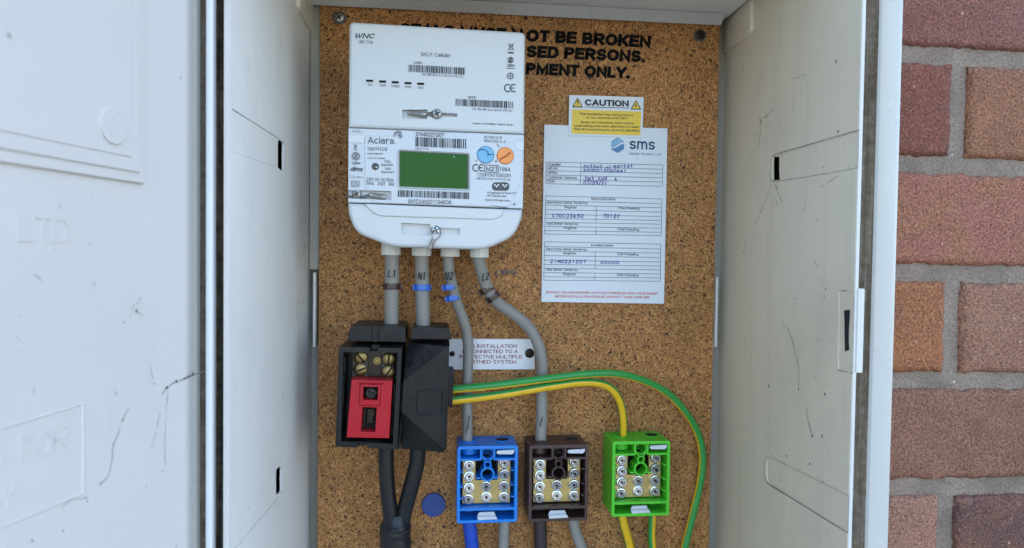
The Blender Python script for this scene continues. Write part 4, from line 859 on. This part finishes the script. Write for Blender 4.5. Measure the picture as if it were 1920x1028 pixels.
# ---- caution sticker
cau = thing('caution_sticker', 'yellow and white CAUTION sticker overlapping the top of the record card', 'sticker', P(1135, 255, -.003))
ys = -.0031
bm = B(); prism(bm, pxs(rpoly([c3(165,45),c3(507,55),c3(500,240),c3(161,231)], 1.2, 2), ys), (0,.0006,0)); finish(bm, 'sheet', M['paper'], cau, 30)
bm = B(); prism(bm, pxs(rpoly([c3(178,111),c3(495,121),c3(491,231),c3(175,222)], 2, 2), ys-.0002), (0,.0001,0)); finish(bm, 'yellow_panel', M['yellow'], cau, 0)
k = B(); yk = ys-.0004
T3(k, 'CAUTION', 237,93,438,99, 29, y=yk, bold=.06, space=.4); linepx(k, c3(237,99.5), c3(438,105), 1.0, yk)
for s, x0, z0, x1, z1 in (('This installation has wiring colours',212,136,460,143),('to two versions of BS 7671',243,153,432,158),('Great care should be taken before',217,174,462,180),('undertaking extension, alteration or repair',187,190,487,197),('that all conductors are correctly identified.',188,206,488,214)): T3(k, s, x0, z0, x1, z1, 10.5, y=yk, bold=.012)
yw = B()
for x, z in ((203,82),(471,92)):
    polypx(k, [c3(*p) for p in rpoly([(x,z-25),(x+25,z+20),(x-25,z+19)], 3, 3)], yk); polypx(yw, [c3(*p) for p in rpoly([(x,z-18),(x+18.5,z+16),(x-18.5,z+15)], 2, 3)], yk-.0001)
polypx(k, [c3(*p) for p in ((200,72),(206,72),(204.5,86),(201.5,86))], yk-.0002); polypx(k, [c3(*p) for p in ((201,89),(205,89),(205,93),(201,93))], yk-.0002)
polypx(k, [c3(*p) for p in ((474,80),(464,95),(470,95),(467,104),(477,91),(471,91))], yk-.0002)
finish(k, 'lettering', M['ink'], cau, 0); finish(yw, 'warning_triangle', M['yellow'], cau, 0)

# ---- protective earthing notice
pme = thing('earthing_notice', 'white engraved earthing notice plate partly hidden behind the grey cables', 'notice', P(920, 693, -.001))
bm = B(); prism(bm, pxs(rpoly([(835,635.5),(1002,636),(1003,693),(835,693.5)], 2, 3), -.0018), (0,.0016,0), .0003, 1); finish(bm, 'plate', M['plate'], pme, 30)
bm = B()
for s, u0, u1, v in (('THIS INSTALLATION',868,969.5,652.6),('IS CONNECTED TO A',867,971,662.6),('PROTECTIVE MULTIPLE',861.5,979,672.6),('EARTHED SYSTEM',869,968,682)): txt(bm, s, (u0, v), (u1, v), 6.8, -.0021, .016)
finish(bm, 'lettering', M['maroon'], pme, 0)
screw_head(P(993,662.5,-.002), (0,-1,0), .0042, 'bakelite', pme, ang=.2); screw_head(P(848,663.5,-.002), (0,-1,0), .0024, 'bakelite', pme, ang=.5)

# ================================================================ fused cutout
YC = -.070
fus = thing('fuse_cutout', 'black service fuse cutout with its cover off and a red fuse carrier inside', 'fuse cutout', P(692, 840, -.03))
def Q4(pts, y=YC): return [P(*c4(*p), y) for p in pts]
outer = [(97,232),(548,240),(515,965),(70,945)]
bm = B(); prism(bm, Q4(rpoly(outer, 8, 3)), (0,.054,0), .0012, 2); bod = finish(bm, 'housing', M['black'], fus, 30)
bm = B(); prism(bm, [p-Vector((0,.004,0)) for p in Q4([(128,268),(518,272),(482,925),(112,905)])], (0,.030,0)); cut(bod, [bm])
bm = B(); prism(bm, [p-Vector((0,.004,0)) for p in Q4([(315,225),(380,226),(380,275),(315,275)])], (0,.02,0)); 
bm2 = B(); prism(bm2, [p-Vector((0,.004,0)) for p in Q4([(228,915),(300,918),(299,975),(227,972)])], (0,.012,0)); cut(bod, [bm, bm2])
# side ribs and clips inside the frame
for pts in ([(486,500),(500,500),(497,640),(484,640)], [(118,440),(136,440),(132,660),(114,660)], [(130,300),(142,300),(140,420),(128,420)]): bm = B(); prism(bm, Q4(pts, YC+.006), (0,.02,0), .0004); finish(bm, 'rib', M['black'], fus, 30)
bm = B(); prism(bm, Q4([(545,640),(556,640),(530,960),(518,960)], YC+.01), (0,.03,0), .0004)
finish(bm, 'rib', M['black'], fus, 30)
bm = B(); prism(bm, [P(u, v, -.062) for u, v in rpoly([(656,611),(760,612),(761,642),(652,640)], [7,7,2,2], 4)], (0,.045,0), .0015, 2); gl = finish(bm, 'cable_entry', M['black'], fus, 30)
bm = B(); prism(bm, pxs(rpoly([(698,611),(711,611),(708,642),(697,642)], 2, 2), -.0645), (0,.006,0), .0008, 2); finish(bm, 'strap', M['black'], gl, 30)
# contacts
bm = B(); prism(bm, Q4([(195,258),(490,262),(485,448),(190,444)], YC+.016), (0,.012,0), .0005); tb = finish(bm, 'terminal_base', M['bakelite2'], fus, 30)
bm = B(); prism(bm, Q4([(306,256),(402,258),(398,446),(302,444)], YC+.014), (0,.006,0), .0006); finish(bm, 'contact_plate', M['bakelite'], fus, 30)
bm = B(); lathe(bm, P(*c4(370,330), YC+.0135), (0,-1,0), [(.0030,0),(.0030,.0006),(.0022,.0006),(.0018,-.0004),(0,-.0004)], 18); finish(bm, 'contact_stud', M['brass_dull'], fus)
for x, z, a in ((252,305,-.9),(250,392,.35),(454,318,1.45),(450,410,.95)):
    c = P(*c4(x, z), YC+.015); screw_head(c, (0,-1,0), .0055, 'brass_dull', fus, 'terminal_screw', 'single', a, .0022)
    
# red carrier
YRD = YC+.001
bm = B(); prism(bm, Q4([(186,463),(480,474),(456,885),(149,880)], YRD), (0,.014,0), .0009, 2); red = finish(bm, 'fuse_carrier', M['red'], fus, 30)
cs = []
for pts, dp in (([(268,512),(378,514),(374,612),(266,608)], .012), ([(264,660),(368,664),(357,840),(252,836)], .013), ([(246,484),(420,489),(420,498),(246,494)], .0016), ([(243,494),(401,499),(393,657),(239,652)], .0010)):
    bm = B(); prism(bm, [p-Vector((0,.003,0)) for p in Q4(pts, YRD)], (0,dp+.003,0)); cs.append(bm)
cut(red, cs)
bm = B(); prism(bm, Q4([(250,498),(395,503),(388,650),(246,646)], YRD-.0006), (0,.003,0), .0005); o = finish(bm, 'carrier_window', M['red'], red, 30)
bm = B(); prism(bm, [p-Vector((0,.003,0)) for p in Q4([(270,514),(378,516),(374,612),(267,608)], YRD)], (0,.012,0)); cut(o, [bm])
bm = B(); prism(bm, Q4([(255,500),(395,505),(360,850),(245,840)], YC+.0125), (0,.002,0)); finish(bm, 'fuse_link', M['dark'], fus, 0)
bm = B(); torus(bm, P(*c4(333,549), YC+.004), (0,-1,0), .0038, .0005, 24, 6); lathe(bm, P(*c4(333,549), YC+.012), (0,-1,0), [(.0038,0),(.0038,.008),(.0032,.008),(.0030,.002),(0,.002)], 24); finish(bm, 'fuse_boss', M['blackgloss'], fus, 40)
bm = B(); prism(bm, Q4([(272,668),(292,668),(283,832),(262,832)], YC+.010), (0,.004,0), .0006); finish(bm, 'fuse_contact', M['bakelite'], fus, 30); bm = B(); prism(bm, Q4([(300,672),(352,674),(343,780),(292,780)], YC+.011), (0,.003,0), .0005); finish(bm, 'fuse_contact', M['bakelite'], fus, 30)
bm = B(); tube(bm, [P(*c4(x, z), YC+.0095) for x, z in ((258,680),(262,720),(256,770),(262,800))], .0004, 6); finish(bm, 'fuse_contact', M['brass_dull'], fus, 40); bm = B(); tube(bm, [P(*c4(x, z), YC+.010) for x, z in ((350,690),(338,720))], .0008, 8); finish(bm, 'fuse_contact', M['brass_dull'], fus, 40)

# ---- neutral block
YN = -.066
neu = thing('neutral_block', 'black covered neutral link housing with a chamfered lid beside the fuse cutout', 'neutral block', P(795, 845, -.03))
bm = B()
def V4(x, z, y): return bm.verts.new(P(*c4(x, z), y))
# faceted lid: flat middle, chamfers running back to the upper-left and lower-left corners
a0, a1, a2, a3, a4, a5 = V4(886,222,YN), V4(866,955,YN), V4(846,962,YN+.0008), V4(546,695,YN), V4(556,483,YN), V4(868,230,YN)
b0, b1, b2 = V4(586,198,YN+.016), V4(886,206,YN+.011), V4(572,300,YN+.014)
d0, d1 = V4(540,958,YN+.018), V4(842,984,YN+.014)
for f in ((a0,a5,a4,a3,a2,a1), (b0,b1,a0,a5,a4,b2), (d0,a3,a2,d1)): bm.faces.new(f)
bm.faces.new((d1,a2,a1))
ring = [b0,b1,a0,a1,d1,d0,a3,a4,b2]; back = [bm.verts.new(Vector((v.co.x, -.018, v.co.z))) for v in ring]
for i in range(len(ring)):
    j = (i+1) % len(ring); bm.faces.new((ring[j], ring[i], back[i], back[j]))
bm.faces.new(back); bmesh.ops.triangulate(bm, faces=[f for f in bm.faces if len(f.verts) > 4])
bmesh.ops.recalc_face_normals(bm, faces=bm.faces); bmesh.ops.bevel(bm, geom=[e for e in bm.edges if len(e.link_faces) == 2 and e.calc_face_angle() > .2], offset=.0007, segments=2, profile=.5, affect='EDGES', clamp_overlap=True)
finish(bm, 'lid', M['black'], neu, 25)
bm = B(); sq = [c4(*p) for p in rpoly([(661,541),(838,541),(831,716),(652,712)], 10, 4)]
tube(bm, [P(u, v, YN-.0001) for u, v in sq+[sq[0]]], .0006, 6, smoothpath=False); finish(bm, 'moulded_square', M['black'], neu, 50)
bm = B(); prism(bm, [P(u, v, -.060) for u, v in rpoly([(773,614),(842,615),(846,637),(769,636)], [5,5,2,2], 4)], (0,.042,0), .0015, 2); finish(bm, 'cable_entry', M['black'], neu, 30)
bm = B(); prism(bm, pxs(rpoly([(836,697),(851.5,698),(848,764),(834,763)], 1.5, 2), -.045), (0,.028,0), .0008); finish(bm, 'earth_outlet', M['black'], neu, 30)
bm = B(); prism(bm, Q4([(536,490),(552,488),(548,690),(526,690)], YN+.006), (0,.02,0), .0008); finish(bm, 'side_lug', M['black'], neu, 30)

# ================================================================ cables
def cable(name, label, pts, rpx, mat, cat='cable', ys=-.03, seg=20, group=None, n=8, ref=(0,-1,0)):
    """pts: (u, v[, y])"""
    q = [P(p[0], p[1], p[2] if len(p) > 2 else ys) for p in pts]
    o = thing(name, label, cat, q[-1], group); kk = (P(pts[0][0], pts[0][1], ys)-CAM).dot(FW)/FPX
    sd_ = random.uniform(0, 50); q = [q[0]]+[p+Vector((random.uniform(-.00025,.00025), 0, 0)) for p in q[1:-1]]+[q[-1]]
    bm = B(); tube(bm, q, rpx*kk, seg, n=n, ref=ref, radf=lambda t: 1+.035*noise.noise(Vector((t*14, sd_, 0)))+.015*noise.noise(Vector((t*45, sd_, 3)))); finish(bm, 'sheath', M[mat], o, 60); return o
def penmark(o, s, p0, p1, cap, y, w=2.2):
    bm = B(); hand(bm, s, p0, p1, cap, y, w, .06); finish(bm, 'pen_mark', M['ink'], o, 0)
G4 = 'grey tails below the smart meter'
l1 = cable('grey_cable', 'straight grey cable marked L1 dropping from meter into the fuse cutout', [(735,462,-.047),(735,520,-.045),(734.5,570,-.042),(734,625,-.040)], 13.2, 'grey_cable', group=G4)
penmark(l1, 'L1', (726,519), (743,521), 13, -.0525)
n1 = cable('grey_cable', 'straight grey cable marked N1 dropping from meter into the neutral block', [(790.5,464,-.047),(791,520,-.045),(792.5,570,-.042),(793.5,628,-.040)], 12.9, 'grey_cable', group=G4)
penmark(n1, 'N1', (783,524), (799,525), 13, -.0523)
n2 = cable('grey_cable', 'gently curved grey cable marked N2 running from meter to the blue terminal block', [(840.5,466,-.044),(841,505,-.042),(847,534,-.038),(857,569,-.030),(871,606,-.024),(877.5,642,-.020),(877.5,691,-.018),(876.5,742,-.017),(876.5,790,-.017),(876.5,835,-.017)], 10.1, 'grey_cable', group=G4)
penmark(n2, 'N2', (832,525), (851,524), 14, -.0475)
l2 = cable('grey_cable', 'grey cable marked L2 bending right from meter to the brown terminal block', [(896.5,468,-.044),(899,490,-.044),(905,515,-.041),(916,545,-.036),(934,568,-.030),(963,589,-.025),(991,613,-.021),(1009,645,-.019),(1016.5,682,-.018),(1015.5,726,-.017),(1015.5,777,-.017),(1013.5,835,-.017)], 11.2, 'grey_cable', group=G4)
penmark(l2, 'L2', (903,526), (917,525), 13, -.0475)
bm = B()
for u, v, h_, w_, y in ((877,800,20,3,-.0265),(874,812,14,2,-.0265),(1013,800,18,3,-.0275),(1016,790,10,2,-.0275)): hand(bm, 'l' , (u-2,v), (u+4,v), h_, y, w_, .2)
finish(bm, 'scuff', M['dirt'], n2, 0)
# clip-on cable markers
def marker(u, v, rpx, y, ang, mat, label, tabside=-1, group='clip-on cable markers'):
    k = .56/FPX; c = P(u, v, y); o = thing('cable_marker', label, 'cable marker', c, group)
    r = rpx*k; ax = Vector((math.sin(ang), 0, math.cos(ang))); side = Vector((math.cos(ang), 0, -math.sin(ang)))
    bm = B(); lathe(bm, c, ax, [(r,-.0024),(r+.0011,-.0024),(r+.0013,-.0019),(r+.0013,.0019),(r+.0011,.0024),(r,.0024)], 28); finish(bm, 'ring', M[mat], o, 40)
    bm = B(); f = c-Vector((0,1,0))*(r+.0012)
    prism(bm, [f+side*sx*.0034+ax*sz*.0021 for sx, sz in ((-1,-1),(1,-1),(1,1),(-1,1))], (0,.002,0), .0004); 
    e = c+side*tabside*(r+.0006)-Vector((0,1,0))*.002
    prism(bm, [e+side*sx*.0016+ax*sz*.0024 for sx, sz in ((-1,-1),(1,-1),(1,1),(-1,1))], (0,.004,0), .0004); fp = finish(bm, 'face_plate', M[mat], o, 30)
    return o
marker(735,537,13.6,-.0435,0.0,'clip_brown','brown clip-on marker on the L1 cable',1); marker(792,539,13.3,-.0435,0.0,'clip_blue','blue clip-on marker on the N1 cable',-1)
marker(843.5,537.5,10.6,-.037,R(-12),'clip_blue','upper blue clip-on marker, just under the N2 pen mark',-1); marker(849.5,558,10.6,-.0325,R(-16),'clip_blue','lower blue clip-on marker on the N2 cable',-1)
marker(912,543,11.6,-.036,R(-30),'clip_brown','upper brown clip-on marker, just under the L2 pen mark',-1); marker(924.5,557,11.6,-.033,R(-38),'clip_brown','lower brown clip-on marker at the bend of the L2 cable',-1)
# green and yellow earth cables
GE = 'green and yellow earth cables'
cable('earth_cable', 'long green and yellow cable arching over and down the right of the green block', [(838,731,-.030),(880,727.5,-.032),(930,722.5,-.034),(1030,709.5,-.034),(1095,702,-.034),(1150,700.5,-.032),(1200,711,-.028),(1250,736,-.022),(1287,775,-.016),(1310,818,-.012),(1317.5,862,-.011),(1312,910,-.011),(1298,970,-.011),(1283,1030,-.011),(1270,1085,-.011)], 7.4, 'gy_a', seg=28, group=GE)
cable('earth_cable', 'shorter green and yellow cable turning down into the top of the green block', [(838,752,-.030),(880,748,-.030),(950,738.5,-.031),(1040,723.5,-.031),(1100,717,-.030),(1138,724,-.027),(1160,748,-.023),(1168,785,-.019),(1168,835,-.016)], 7.6, 'gy_b', seg=28, group=GE)
cable('earth_cable', 'green and yellow cable leaving the lower left of the green block', [(1165,955,-.014),(1169,980,-.014),(1177,1010,-.013),(1190,1060,-.013)], 8.4, 'gy_c', seg=28, group=GE)
cable('earth_cable', 'green and yellow cable leaving the bottom middle of the green block', [(1224,955,-.014),(1222.5,980,-.014),(1222.5,1010,-.013),(1227,1060,-.013)], 7.2, 'gy_d', seg=28, group=GE)
# tails under the blocks
cable('blue_cable', 'thick blue cable hanging from the lower left of the blue block', [(878,965,-.016),(881,990,-.016),(884.5,1020,-.015),(888,1080,-.015)], 13.2, 'blue_cable')
cable('grey_cable', 'grey cable hanging from the lower right of the blue block', [(945.5,965,-.016),(945.5,990,-.016),(944.5,1020,-.015),(942,1080,-.015)], 10.2, 'grey_cable')
cable('brown_cable', 'thick dark brown cable hanging from the lower left of the brown block', [(1012,962,-.016),(1013,990,-.016),(1014,1020,-.015),(1016,1080,-.015)], 13, 'brown_cable')
cable('grey_cable', 'grey cable curving right from beneath the brown block', [(1073,962,-.016),(1076,985,-.016),(1083,1008,-.015),(1094,1035,-.015),(1108,1080,-.015)], 10.6, 'grey_cable')
# black service cable
svc = thing('service_cable', 'thick black service cable whose two legs join below the fuse cutout', 'cable', P(740, 1060, -.035))
bm = B(); tube(bm, [P(u, v, y) for u, v, y in ((724,838,-.036),(724.5,880,-.036),(728,930,-.036),(735,985,-.036),(738,1030,-.036),(740,1090,-.036))], .0064, 20); finish(bm, 'leg', M['blackcable'], svc, 60)
bm = B(); tube(bm, [P(u, v, y) for u, v, y in ((783.5,838,-.036),(781,870,-.036),(770,915,-.036),(757,965,-.035),(751,1010,-.034),(748,1090,-.034))], .0066, 20); finish(bm, 'leg', M['blackcable'], svc, 60)
bm = B(); tube(bm, [P(u, v, -.0345) for u, v in ((743,962),(742,985),(741,1000),(742,1030),(743,1090))], .0126, 24, radf=lambda t: .62+.36*min(1, t*4)+.012*math.sin(t*31), flat=1.04); finish(bm, 'sleeve', M['blackcable'], svc, 60)
bm = B()
for pts in (((722,1004),(730,996),(741,993),(752,1000),(762,997)),): tube(bm, [P(u, v, -.0470+.00016*abs(u-741)) for u, v in pts], .0010, 8)
finish(bm, 'sleeve_fold', M['blackcable'], svc, 60)

# ================================================================ terminal blocks
YB = -.034
def W2(u, v, y=YB): return P(u, v, y)
def terminal_block(u, v, mat, label):
    c = P(u, v, YB); o = thing('terminal_block', label, 'terminal block', c, 'open terminal blocks in a row at the bottom of the board')
    s = .5715/FPX*.995
    X = lambda x: c.x+x*s
    Z = lambda z: c.z-z*s
    def bx(bm, x0, x1, z0, z1, y0, y1, bev=.0004): box(bm, X(x0), X(x1), y0, y1, Z(z1), Z(z0), bev, 2)
    bm = B(); D0 = -.0015
    prism(bm, [(X(x), YB, Z(z)) for x, z in rpoly([(-58,-74),(58,-74),(58,74),(-58,74)], 6, 4)], (0, D0-YB, 0), .0007, 2)
    hs = finish(bm, 'housing', M[mat], o, 35); cs = []
    for x0, x1, z0, z1, dp in ((-52,52,-68,-49.5,.022), (-52,52,-46.5,46,.024), (-52,52,49.5,68,.022)):
        q = B(); prism(q, [(X(x), YB-.002, Z(z)) for x, z in rpoly([(x0,z0),(x1,z0),(x1,z1),(x0,z1)], 2.5, 3)], (0, dp+.002, 0)); cs.append(q)
    q = B(); prism(q, [(X(x), YB-.002, Z(z)) for x, z in ((-14,-51),(14,-51),(14,-45),(-14,-45))], (0, .02, 0)); cs.append(q)
    cut(hs, cs)
    bm = B()
    bx(bm, -51.5, -15, -50, -45.5, YB+.0004, -.008, .0004); bx(bm, 15, 51.5, -50, -45.5, YB+.0004, -.008, .0004)
    bx(bm, -51.5, 51.5, 45, 50, YB+.0004, -.008, .0004)
    for x in (-14.5, 11): bx(bm, x, x+3.5, -68, -46, YB+.0006, -.008, .0003)
    for z in (-24, 4, 27):
        bx(bm, -52, -46, z, z+2.4, YB+.002, -.008, .0002); bx(bm, 46, 52, z-2, z+.4, YB+.002, -.008, .0002)
    # barrels in the end compartments
    for x in (-33, 33): lathe(bm, (X(x), YB+.016, Z(-66)), (0,0,-1), [(17*s,0),(17*s,14*s),(15*s,15*s)], 24)
    for x in (-33, 0, 33): lathe(bm, (X(x), YB+.016, Z(52)), (0,0,-1), [(16.5*s,0),(16.5*s,6*s),(14.5*s,7*s)], 24)
    # keyhole tower and rings
    torus(bm, (X(0), YB+.0025, Z(-58)), (0,1,0), 11*s, .0006, 20, 6)
    for q in (((-10,-52),(-3,-42)), ((10,-52),(3,-42))): prism(bm, [(X(q[0][0]-1.2), YB+.001, Z(q[0][1])), (X(q[0][0]+1.2), YB+.001, Z(q[0][1])), (X(q[1][0]+1.2), YB+.001, Z(q[1][1])), (X(q[1][0]-1.2), YB+.001, Z(q[1][1]))], (0,.012,0))
    def ringb(x, z, r, t, y0=YB+.001): lathe(bm, (X(x), y0+.014, Z(z)), (0,-1,0), [(r*s,0),(r*s,.0137),((r-t*.3)*s,.014),((r-t)*s,.014),((r-t)*s,0)], 28)
    ringb(0, -37, 7.6, 2.6); ringb(0, -18.5, 13.6, 3.0)
    bx(bm, -21, -12, -12.5, -9.5, YB+.0015, -.008, .0003); bx(bm, 12, 21, -12.5, -9.5, YB+.0015, -.008, .0003)
    bmesh.ops.recalc_face_normals(bm, faces=bm.faces)
    for f in bm.faces: pass
    # outside: collars where cables enter
    for x in (-35, 31): lathe(bm, (X(x), -.0172, Z(-74)+.0002), (0,0,1), [(14.5*s,0),(14.5*s,.0006),(12.6*s,.0008)] , 24)
    finish(bm, 'inner_rib', M[mat], o, 35)
    bm = B(); lathe(bm, (X(31), -.0172, Z(-74)+.00075), (0,0,1), [(12.4*s,0),(0,.00005)], 24); finish(bm, 'cable_hole', M['dark'], o, 0)
    bm = B(); prism(bm, [(X(x), -.0105, Z(z)) for x, z in ((-20,-50),(20,-50),(20,-3),(-20,-3))], (0,.001,0)); finish(bm, 'recess', M['dark'], o, 0)
    # U-shaped brass bar
    bm = B(); prism(bm, [(X(x), YB+.0085, Z(z)) for x, z in ((-47,-45),(-21.5,-45),(-21.5,-3),(20.5,-3),(20.5,-45),(46,-45),(46,43),(-47,43))], (0,.010,0), .0004); finish(bm, 'brass_bar', M['brass'], o, 25)
    jr = random.Random(5)
    for x, zs in ((-34.5, (-32,-10.5,11.5,33)), (33, (-36,-14,8.5,30.5)), (-.5, (8.5, 30))):
        for z in zs:
            cc = Vector((X(x), YB+.0088, Z(z))); hgt = .0042 if x else .003
            tilt = Vector((jr.uniform(-.12,.12), -1, jr.uniform(-.1,.1))).normalized()
            bm = B(); r = 10.6*s
            lathe(bm, cc, tilt, [(r,0),(r*1.02,hgt*.4),(r*.93,hgt*.6),(r*.76,hgt*.64),(r*.72,hgt*.86),(r*.64,hgt),(r*.50,hgt),(r*.42,hgt*.55),(0,hgt*.5)], 20)
            sc = finish(bm, 'terminal_screw', M['steel'], o, 35)
            bm = B(); lathe(bm, cc+tilt*hgt*.5, tilt, [(r*.30,0),(r*.30,hgt*.34),(0,hgt*.34)], 6); finish(bm, 'hex_socket', M['blackgloss'], sc, 30)
    # clear-white latch tabs
    bm = B(); prism(bm, [(X(x), YB-.0002, Z(z)) for x, z in ((18,-64.5),(51,-66),(50,-60),(46,-57),(20,-57.5),(16,-60))], (0,.0012,0), .0003); finish(bm, 'latch_tab', M['tab'], o, 30)
    bm = B()
    f = [((-15,54.5),.0016),((13,54),.0016),((16,60),.0022),((-18,60.5),.0022),((-19,62),-.0004),((17,61.5),-.0004),((20,67),-.0002),((-17,68),-.0002)]
    vv = [bm.verts.new((X(p[0]), YB+h, Z(p[1]))) for p, h in f]
    for q in ((0,1,2,3), (3,2,5,4), (4,5,6,7)): bm.faces.new([vv[i] for i in q])
    rr = bmesh.ops.extrude_face_region(bm, geom=list(bm.faces)); bmesh.ops.translate(bm, verts=[v for v in rr['geom'] if isinstance(v, bmesh.types.BMVert)], vec=(0,.0009,0)); bmesh.ops.recalc_face_normals(bm, faces=bm.faces)
    finish(bm, 'latch_tab', M['tab'], o, 20)
    return o
blue = terminal_block(914, 908.8, 'blk_blue', 'bright blue terminal block with brass bar, at the left end of the row')
for (u, v, mt, lb) in ((1047.5, 906.5, 'blk_brown', 'dark brown terminal block with brass bar, middle of the row'), (1202, 898, 'blk_green', 'bright green terminal block fed by green and yellow cables')):
    c = copy_tree(blue); c.location = P(u, v, YB); c['label'] = lb
    for ch in c.children:
        if ch.name.startswith(('housing', 'inner_rib')): ch.data = ch.data.copy(); ch.data.materials[0] = M[mt]

# ---- blue plug in the board
cap = thing('round_plug', 'round flat blue plastic plug on the chipboard left of the blue block', 'plug', P(813, 946, 0))
k = .6/FPX; bm = B(); lathe(bm, P(813, 946, 0), (0,-1,0), [(22.5*k,0),(22.5*k,.0018),(21.5*k,.0026),(0,.0026)], 40); finish(bm, 'disc', M['cap_blue'], cap, 30)
bm = B(); lathe(bm, P(813, 949, -.0026), (0,-1,0), [(2.5*k,0),(2*k,.0004),(0,.0005)], 12); finish(bm, 'pip', M['cap_blue'], cap, 30)
for me in list(bpy.data.meshes):
    if me.users == 0: bpy.data.meshes.remove(me)
# flat faces stay flat beside their rounded edges
for ob in bpy.data.objects:
    if ob.type == 'MESH' and not ob.name.startswith(('brickwork', 'mortar', 'lettering', 'ground', 'path')):
        wn = ob.modifiers.new('weighted_normal', 'WEIGHTED_NORMAL'); wn.keep_sharp = True; wn.weight = 80
